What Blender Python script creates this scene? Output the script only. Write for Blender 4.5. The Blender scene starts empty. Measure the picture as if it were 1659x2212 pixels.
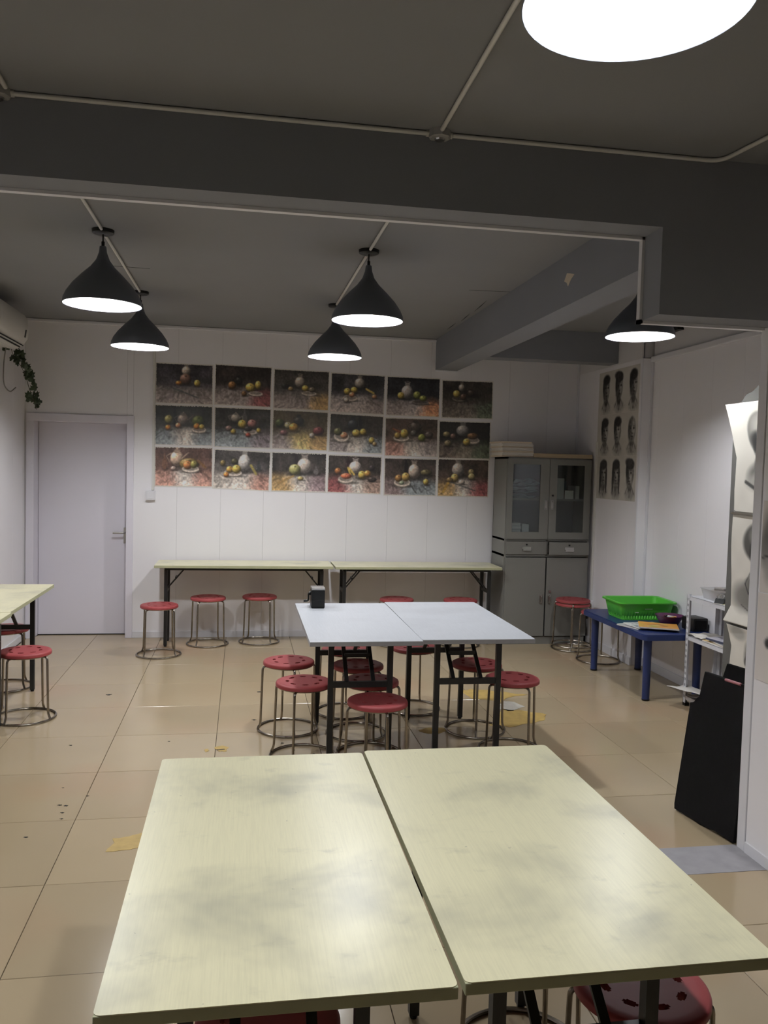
import bpy, bmesh, math, random
import numpy as np
from mathutils import Vector, Matrix
random.seed(7)
PI = math.pi
C = bpy.context.scene.collection
SC = bpy.context.scene

# ------------------------------------------------------------------ camera, world, exposure
CAM_H, YAW, PITCH, ROLL = 1.63794, 0.169411, 0.051828, 0.026033
cam = bpy.data.cameras.new('camera'); camo = bpy.data.objects.new('camera', cam); C.objects.link(camo)
cam.sensor_fit = 'HORIZONTAL'; cam.sensor_width = 36.0; cam.lens = 1798.74 / 1659 * 36.0
cam.clip_start = 0.05
fw = Vector((math.sin(YAW) * math.cos(PITCH), math.cos(YAW) * math.cos(PITCH), -math.sin(PITCH)))
r0 = Vector((math.cos(YAW), -math.sin(YAW), 0)); u0 = r0.cross(fw)
r1 = r0 * math.cos(ROLL) + u0 * math.sin(ROLL); u1 = -r0 * math.sin(ROLL) + u0 * math.cos(ROLL)
camo.matrix_world = Matrix(((r1.x, u1.x, -fw.x, 0), (r1.y, u1.y, -fw.y, 0), (r1.z, u1.z, -fw.z, CAM_H), (0, 0, 0, 1)))
SC.camera = camo
w = bpy.data.worlds.new('world'); SC.world = w; w.use_nodes = True
w.node_tree.nodes['Background'].inputs[0].default_value = (0.5, 0.55, 0.6, 1)
w.node_tree.nodes['Background'].inputs[1].default_value = 0.02
SC.view_settings.view_transform = 'Standard'; SC.view_settings.look = 'None'
SC.view_settings.gamma = 1.0; SC.view_settings.use_curve_mapping = False
SC.view_settings.exposure = 0.0
BULB_STRENGTH = 665.0
SC.cycles.max_bounces = 5; SC.cycles.diffuse_bounces = 3; SC.cycles.glossy_bounces = 2; SC.cycles.use_light_tree = False; SC.cycles.caustics_reflective = False; SC.cycles.caustics_refractive = False

# ------------------------------------------------------------------ room dimensions (metres)
ZC = 2.908            # ceiling
YB = 7.994            # far wall
XL = -1.945           # door-side wall
XR = 3.325            # portrait wall
XR2 = 3.425           # wall beyond the step
YSTEP = 6.64
XN, YN = 2.20, 3.306  # end of the partition by the camera
YBACK = -2.6
T = 0.74

# ------------------------------------------------------------------ materials
def lin(c):
    return tuple(((x / 12.92) if x <= 0.04045 else ((x + 0.055) / 1.055) ** 2.4) for x in c)
MATS = {}
def mat(name, col, rough=0.5, metal=0.0, var=0.06, scale=6.0, bump=0.0, spec=0.5, objvar=0.0, stretch=None):
    if name in MATS: return MATS[name]
    m = bpy.data.materials.new(name); m.use_nodes = True; nt = m.node_tree; b = nt.nodes['Principled BSDF']
    b.inputs['Roughness'].default_value = rough; b.inputs['Metallic'].default_value = metal
    b.inputs['Specular IOR Level'].default_value = spec
    tc = nt.nodes.new('ShaderNodeTexCoord'); no = nt.nodes.new('ShaderNodeTexNoise')
    no.inputs['Scale'].default_value = scale; no.inputs['Detail'].default_value = 2
    src = tc.outputs['Object']
    if stretch:
        mp = nt.nodes.new('ShaderNodeMapping'); mp.inputs['Scale'].default_value = stretch
        nt.links.new(src, mp.inputs['Vector']); src = mp.outputs['Vector']
    nt.links.new(src, no.inputs['Vector'])
    mx = nt.nodes.new('ShaderNodeMix'); mx.data_type = 'RGBA'
    mx.inputs['A'].default_value = (*[x * (1 - var) for x in col], 1); mx.inputs['B'].default_value = (*[min(1, x * (1 + var)) for x in col], 1)
    nt.links.new(no.outputs['Fac'], mx.inputs['Factor'])
    out = mx.outputs['Result']
    if objvar:
        oi = nt.nodes.new('ShaderNodeObjectInfo'); hs = nt.nodes.new('ShaderNodeHueSaturation')
        mr = nt.nodes.new('ShaderNodeMapRange'); mr.inputs['To Min'].default_value = 1 - objvar; mr.inputs['To Max'].default_value = 1 + objvar
        nt.links.new(oi.outputs['Random'], mr.inputs['Value']); nt.links.new(mr.outputs['Result'], hs.inputs['Value'])
        nt.links.new(out, hs.inputs['Color']); out = hs.outputs['Color']
    nt.links.new(out, b.inputs['Base Color'])
    if bump:
        bp = nt.nodes.new('ShaderNodeBump'); bp.inputs['Strength'].default_value = bump; bp.inputs['Distance'].default_value = 0.01
        nt.links.new(no.outputs['Fac'], bp.inputs['Height']); nt.links.new(bp.outputs['Normal'], b.inputs['Normal'])
    MATS[name] = m; return m

def smudged(name, base, smudge, rough, amount=0.6, lo=0.52, hi=0.72, sc=3.0, grain=True):
    """laminate worn and smudged with graphite: stains belong to the surface"""
    m = bpy.data.materials.new(name); m.use_nodes = True; nt = m.node_tree; b = nt.nodes['Principled BSDF']
    b.inputs['Roughness'].default_value = rough
    N = nt.nodes.new; L = nt.links.new
    tc = N('ShaderNodeTexCoord'); oi = N('ShaderNodeObjectInfo')
    ad = N('ShaderNodeVectorMath'); ad.operation = 'MULTIPLY_ADD'
    cmb = N('ShaderNodeCombineXYZ'); mu = N('ShaderNodeMath'); mu.operation = 'MULTIPLY'; mu.inputs[1].default_value = 37.0
    L(oi.outputs['Random'], mu.inputs[0]); L(mu.outputs[0], cmb.inputs[0]); L(mu.outputs[0], cmb.inputs[1])
    ad.inputs[1].default_value = (1, 1, 1); L(tc.outputs['Object'], ad.inputs[0]); L(cmb.outputs[0], ad.inputs[2])
    def noise(scale, detail, lo_, hi_, rough_=0.6, stretch=None, dist=0.0):
        n = N('ShaderNodeTexNoise'); n.inputs['Scale'].default_value = scale; n.inputs['Detail'].default_value = detail
        n.inputs['Roughness'].default_value = rough_; n.inputs['Distortion'].default_value = dist
        v = ad.outputs[0]
        if stretch:
            mp = N('ShaderNodeMapping'); mp.inputs['Scale'].default_value = stretch; L(v, mp.inputs['Vector']); v = mp.outputs['Vector']
        L(v, n.inputs['Vector']); r = N('ShaderNodeMapRange'); r.interpolation_type = 'SMOOTHSTEP'
        r.inputs['From Min'].default_value = lo_; r.inputs['From Max'].default_value = hi_
        L(n.outputs['Fac'], r.inputs['Value']); return r.outputs['Result']
    big = noise(sc, 4, lo, hi, 0.55, None, 0.25)
    mid = noise(sc * 3.2, 4, 0.58, 0.80, 0.6, (1, 1.5, 1), 0.15)
    spk = noise(55, 2, 0.74, 0.80)
    gr = noise(9, 4, 0.35, 0.7, 0.7, (26, 1, 1))
    c0 = N('ShaderNodeMix'); c0.data_type = 'RGBA'; c0.inputs['A'].default_value = (*base, 1); c0.inputs['B'].default_value = (*[x * 0.93 for x in base], 1)
    L(gr, c0.inputs['Factor']); out = c0.outputs['Result']
    for fac, am, cc in ((big, amount, smudge), (mid, amount * 0.55, [x * 0.9 for x in smudge]), (spk, 0.5, [x * 0.5 for x in smudge])):
        k = N('ShaderNodeMath'); k.operation = 'MULTIPLY'; k.inputs[1].default_value = am; L(fac, k.inputs[0])
        x = N('ShaderNodeMix'); x.data_type = 'RGBA'; x.inputs['B'].default_value = (*cc, 1)
        L(out, x.inputs['A']); L(k.outputs[0], x.inputs['Factor']); out = x.outputs['Result']
    L(out, b.inputs['Base Color'])
    MATS[name] = m; return m

def emit(name, col, strength):
    m = bpy.data.materials.new(name); m.use_nodes = True; nt = m.node_tree; nt.nodes.clear()
    e = nt.nodes.new('ShaderNodeEmission'); e.inputs[0].default_value = (*col, 1); e.inputs[1].default_value = strength
    o = nt.nodes.new('ShaderNodeOutputMaterial'); nt.links.new(e.outputs[0], o.inputs[0]); MATS[name] = m; return m
def glassy(name, col, opac, rough=0.05):
    m = bpy.data.materials.new(name); m.use_nodes = True; nt = m.node_tree; nt.nodes.clear()
    t = nt.nodes.new('ShaderNodeBsdfTransparent'); t.inputs[0].default_value = (*col, 1)
    p = nt.nodes.new('ShaderNodeBsdfPrincipled'); p.inputs['Base Color'].default_value = (*col, 1); p.inputs['Roughness'].default_value = rough
    mx = nt.nodes.new('ShaderNodeMixShader'); mx.inputs[0].default_value = opac
    o = nt.nodes.new('ShaderNodeOutputMaterial')
    nt.links.new(t.outputs[0], mx.inputs[1]); nt.links.new(p.outputs[0], mx.inputs[2]); nt.links.new(mx.outputs[0], o.inputs[0]); MATS[name] = m; return m
def inked(name, rough=0.6):
    m = bpy.data.materials.new(name); m.use_nodes = True; nt = m.node_tree; b = nt.nodes['Principled BSDF']
    a = nt.nodes.new('ShaderNodeVertexColor'); a.layer_name = 'ink'; b.inputs['Roughness'].default_value = rough
    nt.links.new(a.outputs['Color'], b.inputs['Base Color']); MATS[name] = m; return m

TILE = mat('polished_tile', lin((0.68, 0.61, 0.495)), 0.16, var=0.05, scale=2.5, objvar=0.05)
TILE_WARM = mat('polished_tile_warm', lin((0.72, 0.58, 0.47)), 0.16, var=0.05, scale=2.5, objvar=0.04)
nt = TILE.node_tree; bs = nt.nodes['Principled BSDF']; src = bs.inputs['Base Color'].links[0].from_socket
ge = nt.nodes.new('ShaderNodeNewGeometry'); nz = nt.nodes.new('ShaderNodeTexNoise'); nz.inputs['Scale'].default_value = 0.9; nz.inputs['Detail'].default_value = 2
rg = nt.nodes.new('ShaderNodeMapRange'); rg.inputs['From Min'].default_value = 0.52; rg.inputs['From Max'].default_value = 0.70; rg.inputs['To Max'].default_value = 0.55
xm = nt.nodes.new('ShaderNodeMix'); xm.data_type = 'RGBA'; xm.inputs['B'].default_value = (*lin((0.71, 0.575, 0.46)), 1)  # pinkish floor reflections painted into the tile colour as broad noise patches
nt.links.new(ge.outputs['Position'], nz.inputs['Vector']); nt.links.new(nz.outputs['Fac'], rg.inputs['Value']); nt.links.new(rg.outputs['Result'], xm.inputs['Factor']); nt.links.new(src, xm.inputs['A']); nt.links.new(xm.outputs['Result'], bs.inputs['Base Color'])
GROUT = mat('grout', lin((0.30, 0.25, 0.20)), 0.9)
CONCRETE = mat('concrete', lin((0.60, 0.59, 0.60)), 0.85, var=0.2, scale=14, bump=0.3)
PANEL = mat('wall_panel_white', lin((0.915, 0.905, 0.915)), 0.22, var=0.025, scale=1.5)
WALLPAINT = mat('wall_paint', lin((0.80, 0.79, 0.79)), 0.6, var=0.03)
CEIL = mat('ceiling_paint', lin((0.52, 0.52, 0.53)), 0.9, var=0.05, scale=2.0)
BEAM = mat('beam_paint', lin((0.515, 0.52, 0.545)), 0.9, var=0.05, scale=2.0)
TRIM = mat('white_trim', lin((0.85, 0.845, 0.86)), 0.35, var=0.02)
CONDUIT = mat('white_conduit', lin((0.82, 0.81, 0.79)), 0.4, var=0.03)
BOXGREY = mat('junction_box_plastic', lin((0.62, 0.61, 0.60)), 0.5, var=0.08, scale=30)
DOORW = mat('door_lilac_white', lin((0.86, 0.845, 0.88)), 0.3, var=0.03, scale=2)
STEEL = mat('brushed_steel', lin((0.74, 0.73, 0.72)), 0.3, 1.0, var=0.05)
CHROME = mat('worn_chrome', lin((0.60, 0.57, 0.53)), 0.25, 1.0, var=0.25, scale=40)
BLACKM = mat('black_painted_steel', (0.012, 0.012, 0.012), 0.42, var=0.2, scale=20)
RED = mat('red_plastic', lin((0.585, 0.26, 0.265)), 0.46, var=0.1, scale=8, objvar=0.08, spec=0.25)
BLUE = mat('blue_plastic', lin((0.12, 0.18, 0.36)), 0.38, var=0.15, scale=10)
GREEN = mat('green_plastic', lin((0.32, 0.70, 0.22)), 0.3, var=0.06)
PURPLE = mat('purple_plastic', lin((0.30, 0.13, 0.26)), 0.4, var=0.1)
BLACKP = mat('black_plastic', (0.008, 0.008, 0.008), 0.4, var=0.1, spec=0.3)
BLACKC = mat('black_canvas', (0.006, 0.0055, 0.0055), 0.9, var=0.3, scale=60, spec=0.08)
PAPER = mat('white_paper', lin((0.84, 0.82, 0.79)), 0.8, var=0.03)
PAPERG = mat('smudged_paper', lin((0.62, 0.62, 0.63)), 0.8, var=0.35, scale=9)
CREAM = mat('cream_paper', lin((0.80, 0.74, 0.66)), 0.8, var=0.05)
GREYB = mat('grey_board', lin((0.35, 0.345, 0.33)), 0.85, var=0.08)
CABG = mat('grey_green_steel', lin((0.47, 0.465, 0.445)), 0.42, var=0.04, scale=3)
CABIN = mat('cabinet_inside', lin((0.35, 0.37, 0.37)), 0.6)
SHADE = mat('lamp_shade_charcoal', lin((0.37, 0.39, 0.42)), 0.45, var=0.06)
SHADEIN = mat('lamp_shade_inside_white', (0.9, 0.9, 0.9), 0.6, var=0.01)
BULB = emit('led_bulb', (0.95, 0.97, 1.0), BULB_STRENGTH)
def pane(name, tint, refl):
    m = bpy.data.materials.new(name); m.use_nodes = True; nt = m.node_tree; nt.nodes.clear()
    t = nt.nodes.new('ShaderNodeBsdfTransparent'); t.inputs[0].default_value = (*tint, 1); g = nt.nodes.new('ShaderNodeBsdfGlossy'); g.inputs['Roughness'].default_value = 0.04
    mx = nt.nodes.new('ShaderNodeMixShader'); mx.inputs[0].default_value = refl; o = nt.nodes.new('ShaderNodeOutputMaterial')
    nt.links.new(t.outputs[0], mx.inputs[1]); nt.links.new(g.outputs[0], mx.inputs[2]); nt.links.new(mx.outputs[0], o.inputs[0]); MATS[name] = m; return m
GLASS = pane('cabinet_glass', (0.80, 0.84, 0.84), 0.06)
CLEAR = glassy('clear_plastic', (0.85, 0.85, 0.85), 0.35, 0.15)
TOPY = smudged('yellow_laminate', lin((0.87, 0.845, 0.705)), lin((0.55, 0.55, 0.50)), 0.30, 0.60, 0.46, 0.76, 2.6)
TOPYEDGE = mat('yellow_laminate_edge', lin((0.66, 0.66, 0.53)), 0.5, var=0.1, scale=20)
TOPW = smudged('white_laminate', lin((0.735, 0.745, 0.765)), lin((0.60, 0.60, 0.62)), 0.35, 0.30, 0.55, 0.8, 2.0)
TOPWEDGE = mat('white_laminate_edge', lin((0.60, 0.60, 0.61)), 0.5, var=0.1, scale=20)
LEAF = mat('ivy_leaf', lin((0.20, 0.25, 0.16)), 0.5, var=0.3, scale=20, objvar=0.3)
STEM = mat('dry_vine', lin((0.25, 0.23, 0.18)), 0.8)
ACW = mat('air_conditioner_white', lin((0.80, 0.79, 0.77)), 0.4, var=0.02)
DARK = mat('dark_gap', (0.01, 0.01, 0.01), 0.9)
YPAINT = mat('yellow_paint', lin((0.69, 0.58, 0.33)), 0.6, var=0.3, scale=18)
WPAINT = mat('chipped_white_paint', lin((0.70, 0.68, 0.64)), 0.7, var=0.2, scale=40)
WOODB = mat('pale_plywood', lin((0.72, 0.64, 0.52)), 0.6, var=0.1, scale=6, stretch=(1, 12, 12))
INK = inked('painted_gouache', 0.5)
CHAR = inked('charcoal_on_paper', 0.85)
PRINT = inked('printed_cover', 0.3)

# ------------------------------------------------------------------ mesh helpers
def bx(bm, lo, hi, M=None, bevel=0.0):
    r = bmesh.ops.create_cube(bm, size=1.0)
    vs = r['verts']; c = [(a + b) / 2 for a, b in zip(lo, hi)]; s = [abs(b - a) for a, b in zip(lo, hi)]
    for v in vs: v.co = Vector((v.co.x * s[0] + c[0], v.co.y * s[1] + c[1], v.co.z * s[2] + c[2]))
    if bevel:
        es = list({e for v in vs for e in v.link_edges})
        rb = bmesh.ops.bevel(bm, geom=es, offset=bevel, segments=2, profile=0.6, affect='EDGES')
        vs = list({v for f in rb['faces'] for v in f.verts} | {v for v in vs if v.is_valid})
    if M is not None:
        for v in vs: v.co = M @ v.co
    return vs
def tube(bm, pts, r, seg=10, closed=False, cap=True):
    pts = [Vector(p) for p in pts]; n = len(pts); rings = []
    prev = None
    for i, p in enumerate(pts):
        if closed: d = (pts[(i + 1) % n] - pts[i - 1]).normalized()
        else: d = (pts[min(i + 1, n - 1)] - pts[max(i - 1, 0)]).normalized()
        if prev is None:
            a = Vector((0, 0, 1)) if abs(d.z) < 0.9 else Vector((1, 0, 0)); s = d.cross(a).normalized()
        else:
            s = (prev - d * prev.dot(d)).normalized()
        prev = s; t = d.cross(s); rr = r[i] if isinstance(r, (list, tuple)) else r
        rings.append([bm.verts.new(p + (s * math.cos(2 * PI * k / seg) + t * math.sin(2 * PI * k / seg)) * rr) for k in range(seg)])
    for i in range(n if closed else n - 1):
        A, B = rings[i], rings[(i + 1) % n]
        for k in range(seg): bm.faces.new((A[k], A[(k + 1) % seg], B[(k + 1) % seg], B[k]))
    if cap and not closed:
        bm.faces.new(list(reversed(rings[0]))); bm.faces.new(rings[-1])
def bend(pts, r=0.03, n=5):
    """round the corners of a polyline"""
    pts = [Vector(p) for p in pts]; out = [pts[0]]
    for i in range(1, len(pts) - 1):
        a = (pts[i - 1] - pts[i]); b = (pts[i + 1] - pts[i]); q = min(r, a.length * 0.45, b.length * 0.45)
        A = pts[i] + a.normalized() * q; B = pts[i] + b.normalized() * q
        for k in range(n + 1):
            t = k / n; out.append(A * (1 - t) ** 2 + pts[i] * 2 * t * (1 - t) + B * t * t)
    out.append(pts[-1]); return out
def lathe(bm, prof, seg=48, close=False):
    rings = []
    for r, z in prof:
        rings.append([bm.verts.new((0, 0, z))] if r < 1e-6 else [bm.verts.new((r * math.cos(2 * PI * k / seg), r * math.sin(2 * PI * k / seg), z)) for k in range(seg)])
    for A, B in zip(rings[:-1], rings[1:]):
        for k in range(seg):
            k2 = (k + 1) % seg
            if len(A) == 1 and len(B) == 1: continue
            if len(A) == 1: bm.faces.new((A[0], B[k2], B[k]))
            elif len(B) == 1: bm.faces.new((A[k], A[k2], B[0]))
            else: bm.faces.new((A[k], A[k2], B[k2], B[k]))
def prism(bm, poly, lo, hi, M=None):
    A = [bm.verts.new((x, y, lo)) for x, y in poly]; B = [bm.verts.new((x, y, hi)) for x, y in poly]; n = len(poly)
    bm.faces.new(list(reversed(A))); bm.faces.new(B)
    for k in range(n): bm.faces.new((A[k], A[(k + 1) % n], B[(k + 1) % n], B[k]))
    if M is not None:
        for v in A + B: v.co = M @ v.co
def obj(name, bm, m, parent=None, smooth=False, loc=None, rot=None):
    if isinstance(bm, bmesh.types.BMesh):
        bmesh.ops.recalc_face_normals(bm, faces=bm.faces)
        me = bpy.data.meshes.new(name); bm.to_mesh(me); bm.free()
    else: me = bm
    if smooth:
        for p in me.polygons: p.use_smooth = True
        try: me.set_sharp_from_angle(angle=math.radians(40))
        except Exception: pass
    if m is not None and not me.materials: me.materials.append(m)
    o = bpy.data.objects.new(name, me); C.objects.link(o)
    if parent is not None: o.parent = parent
    if loc is not None: o.location = loc
    if rot is not None: o.rotation_euler = rot
    return o
def box_obj(name, lo, hi, m, parent=None, bevel=0.0, M=None):
    bm = bmesh.new(); bx(bm, lo, hi, M, bevel); return obj(name, bm, m, parent)
def tag(o, label=None, cat=None, group=None, kind=None):
    if label: o['label'] = label
    if cat: o['category'] = cat
    if group: o['group'] = group
    if kind: o['kind'] = kind
    return o
def thing(name, label, cat, loc=(0, 0, 0), rz=0.0, group=None):
    o = bpy.data.objects.new(name, None); o.empty_display_size = 0.05; C.objects.link(o); o.location = loc; o.rotation_euler = (0, 0, rz)
    return tag(o, label, cat, group)
def copy_tree(o, parent=None):
    c = o.copy(); C.objects.link(c); c.parent = parent
    for ch in list(o.children): copy_tree(ch, c)
    return c
def B(): return bmesh.new()
def grid_mesh(name, W, H, pos, colors=None):
    """W x H vertex grid; pos: (H,W,3) array; colors: (H,W,3) sRGB"""
    co = np.asarray(pos, dtype=np.float32).reshape(-1, 3)
    i = np.arange((H - 1) * (W - 1)); a = (i // (W - 1)) * W + i % (W - 1)
    q = np.stack([a, a + W, a + W + 1, a + 1], 1).astype(np.int32)
    me = bpy.data.meshes.new(name); me.vertices.add(len(co)); me.vertices.foreach_set('co', co.ravel())
    me.loops.add(q.size); me.loops.foreach_set('vertex_index', q.ravel())
    me.polygons.add(len(q)); me.polygons.foreach_set('loop_start', np.arange(0, q.size, 4, dtype=np.int32))
    me.update(calc_edges=True)
    if colors is not None:
        c = np.clip(np.asarray(colors, dtype=np.float64).reshape(-1, 3), 0, 1)
        c = np.where(c <= 0.04045, c / 12.92, ((c + 0.055) / 1.055) ** 2.4)
        at = me.color_attributes.new('ink', 'FLOAT_COLOR', 'POINT')
        at.data.foreach_set('color', np.concatenate([c, np.ones((len(c), 1))], 1).astype(np.float32).ravel())
    me.validate(); me.shade_smooth() if hasattr(me, 'shade_smooth') else None
    return me

# ------------------------------------------------------------------ floor with its tiles
def struct(name, bm, m): return tag(obj(name, bm, m), kind='structure')
bm = B(); bx(bm, (XL - 0.12, YBACK - 0.1, -0.10), (XR2 + 0.1, YB + 0.3, -0.006)); floor = struct('floor', bm, GROUT)
TS, GX, GY = 0.6, -0.7267, 5.1030
tile_meshes = {}
def tile_at(x0, x1, y0, y1, m):
    g = 0.0014
    key = (round(x1 - x0, 3), round(y1 - y0, 3), m.name)
    if key not in tile_meshes:
        bm = B(); hx, hy = (x1 - x0) / 2 - g, (y1 - y0) / 2 - g
        bx(bm, (-hx, -hy, -0.012), (hx, hy, 0.0))
        top = [e for e in bm.edges if all(abs(v.co.z) < 1e-6 for v in e.verts)]
        bmesh.ops.bevel(bm, geom=top, offset=0.0012, segments=1, affect='EDGES')
        bmesh.ops.recalc_face_normals(bm, faces=bm.faces)
        me = bpy.data.meshes.new('tile'); bm.to_mesh(me); bm.free(); me.materials.append(m); tile_meshes[key] = me
    o = bpy.data.objects.new('tile', tile_meshes[key]); C.objects.link(o); o.parent = floor
    o.location = ((x0 + x1) / 2, (y0 + y1) / 2, random.uniform(-0.0004, 0.0))
    o.rotation_euler = (random.uniform(-1, 1) * 0.0006, random.uniform(-1, 1) * 0.0006, 0)
WARM = {(0, 0), (0, -1), (-1, -2), (-1, -3), (0, 1)}
for i in range(-3, 8):
    for j in range(-14, 6):
        x0, x1 = GX + i * TS, GX + (i + 1) * TS; y0, y1 = GY + j * TS, GY + (j + 1) * TS
        xa, xb, ya, yb = max(x0, XL), min(x1, XR2), max(y0, YBACK), min(y1, YB + 0.2)
        if yb <= 3.06: xb = min(xb, XN)
        if ya > YB - 0.02 : xa, xb = max(xa, -1.86), min(xb, -1.06)
        if xb - xa < 0.03 or yb - ya < 0.03: continue
        tile_at(xa, xb, ya, yb, TILE)
box_obj('concrete_patch', (1.62, 3.085, -0.004), (XN, 3.322, 0.0015), CONCRETE, floor)
# paint stains and specks on the floor
def blot(name, pts, m, z=0.0012, n=3, amp=0.012, seed=1):
    rnd = random.Random(seed); out = []
    for a, b in zip(pts, pts[1:] + pts[:1]):
        for k in range(n):
            t = k / n; j = 0 if k == 0 else amp
            out.append((a[0] + (b[0] - a[0]) * t + rnd.uniform(-j, j), a[1] + (b[1] - a[1]) * t + rnd.uniform(-j, j)))
    bm = B(); prism(bm, out, 0.0002, z); return obj(name, bm, m, floor)
blot('paint_stain', [(1.60, 5.93), (1.72, 5.99), (1.86, 5.93), (1.98, 5.86), (2.10, 5.80), (1.93, 5.73), (1.86, 5.62), (1.74, 5.70), (1.66, 5.72)], YPAINT, seed=3, amp=0.02)
blot('paint_stain', [(1.80, 5.46), (1.92, 5.42), (1.99, 5.36), (2.06, 5.30), (2.00, 5.18), (1.86, 5.12), (1.72, 5.06), (1.60, 5.10), (1.68, 5.22), (1.74, 5.36)], YPAINT, seed=4, amp=0.02)
blot('paint_stain', [(1.12, 5.05), (1.22, 5.09), (1.33, 5.05), (1.26, 4.99), (1.16, 4.98)], YPAINT, seed=5, amp=0.02)
blot('paint_stain', [(1.86, 5.66), (1.94, 5.62), (1.98, 5.50), (1.90, 5.44), (1.82, 5.40), (1.78, 5.50), (1.83, 5.58)], WPAINT, seed=6, amp=0.02)
blot('paint_stain', [(-0.53, 3.69), (-0.46, 3.70), (-0.40, 3.74), (-0.30, 3.80), (-0.28, 3.62), (-0.40, 3.60), (-0.44, 3.57), (-0.54, 3.56), (-0.52, 3.63)], YPAINT, seed=7, amp=0.008)
blot('paint_stain', [(-0.135, 4.83), (-0.09, 4.87), (-0.05, 4.83), (-0.06, 4.77), (-0.10, 4.76)], YPAINT, seed=8, amp=0.01)
blot('paint_stain', [(-0.19, 4.80), (-0.17, 4.82), (-0.16, 4.79), (-0.18, 4.76)], YPAINT, seed=9, amp=0.004)
blot('dark_scuff', [(-0.12, 4.800), (-0.075, 4.806), (-0.072, 4.796), (-0.118, 4.788)], DARK, z=0.0016, seed=10, amp=0.002)
for k, (x, y, s) in enumerate([(-0.83, 4.08, .010), (-0.80, 4.07, .010), (-0.80, 3.99, .009), (-0.79, 3.92, .008), (-0.90, 3.74, .009), (-0.86, 4.30, .006), (-0.95, 4.95, .009), (-0.40, 4.97, .007), (-0.72, 4.18, .008),
        (1.42, 3.95, .010), (-0.90, 6.02, .02), (0.10, 5.35, .016), (0.15, 6.02, .02), (0.32, 4.75, .008), (0.43, 4.68, .008), (0.26, 4.88, .01)]):
    blot('floor_speck', [(x - s, y), (x, y + s * .6), (x + s, y + s * .2), (x + s * .3, y - s * .7)], DARK, z=0.0012, seed=20 + k, amp=s * .3)

# ------------------------------------------------------------------ walls, built up of cladding panels
def clad(parent, axis, fixed, facing, u0, u1, z0, z1, seams, th=0.012):
    """vertical cladding strips on a wall; axis 'x': wall runs along x at y=fixed, 'y': along y at x=fixed"""
    cuts = [u0] + [s for s in seams if u0 + 0.02 < s < u1 - 0.02] + [u1]
    for a, b in zip(cuts[:-1], cuts[1:]):
        g = 0.0005
        bm = B()
        if axis == 'x': lo, hi = (a + g, min(fixed, fixed + facing * th), z0), (b - g, max(fixed, fixed + facing * th), z1)
        else: lo, hi = (min(fixed, fixed + facing * th), a + g, z0), (max(fixed, fixed + facing * th), b - g, z1)
        bx(bm, lo, hi, bevel=0.0012)
        obj('wall_panel', bm, PANEL, parent)
seams_x = [-1.8 + 0.4 * k for k in range(20)]
bm = B(); bx(bm, (-1.055, YB + 0.012, 0), (XR + 0.1, YB + 0.25, ZC)); bx(bm, (XL - 0.1, YB + 0.012, 2.0), (-1.055, YB + 0.25, ZC)); bx(bm, (XL - 0.1, YB + 0.012, 0), (-1.87, YB + 0.25, 2.0))
wall_back = struct('wall_back', bm, WALLPAINT)
clad(wall_back, 'x', YB + 0.012, -1, -1.055, XR, 0.0, ZC, seams_x)
clad(wall_back, 'x', YB + 0.012, -1, XL, -1.055, 2.0, ZC, [])
clad(wall_back, 'x', YB + 0.012, -1, XL, -1.87, 0, 2.0, [])
seams_y = [YB - 0.4 * k for k in range(30)]
bm = B(); bx(bm, (XL - 0.2, YBACK, 0), (XL - 0.012, YB + 0.25, ZC)); wall_left = struct('wall_left', bm, WALLPAINT)
clad(wall_left, 'y', XL - 0.012, 1, YBACK, YB, 0, ZC, sorted(seams_y))
bm = B()
bx(bm, (XR + 0.012, YSTEP + 0.012, 0), (XR + 0.35, YB + 0.25, ZC)); bx(bm, (XR2 + 0.012, YN - 0.2, 0), (XR2 + 0.25, YSTEP + 0.02, ZC))
bx(bm, (XR + 0.001, YSTEP + 0.012, 2.625), (XR + 0.02, YB, ZC)); bx(bm, (XR2 + 0.001, YN, 2.62), (XR2 + 0.02, YSTEP, ZC))
wall_right = struct('wall_right', bm, WALLPAINT)
clad(wall_right, 'y', XR + 0.012, -1, YSTEP, YB, 0, 2.63, sorted(seams_y))
clad(wall_right, 'y', XR2 + 0.012, -1, YN + 0.01, YSTEP, 0, 2.63, sorted(y + 0.13 for y in seams_y))
clad(wall_right, 'x', YSTEP + 0.012, -1, XR + 0.002, XR2 + 0.01, 0, 2.63, [])
box_obj('corner_strip', (XR2 - 0.022, YSTEP - 0.010, 0), (XR2 + 0.0, YSTEP + 0.001, 2.63), TRIM, wall_right, 0.003)
box_obj('corner_strip', (XR - 0.004, YSTEP - 0.002, 0), (XR + 0.006, YSTEP + 0.02, 2.63), TRIM, wall_right, 0.003)
box_obj('corner_strip', (XR - 0.018, YB - 0.018, 0), (XR + 0.001, YB, 2.9), TRIM, wall_right, 0.004)
box_obj('cornice_strip', (XR2 - 0.03, YN + 0.01, 2.60), (XR2 + 0.001, YSTEP, 2.645), TRIM, wall_right, 0.006)
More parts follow.
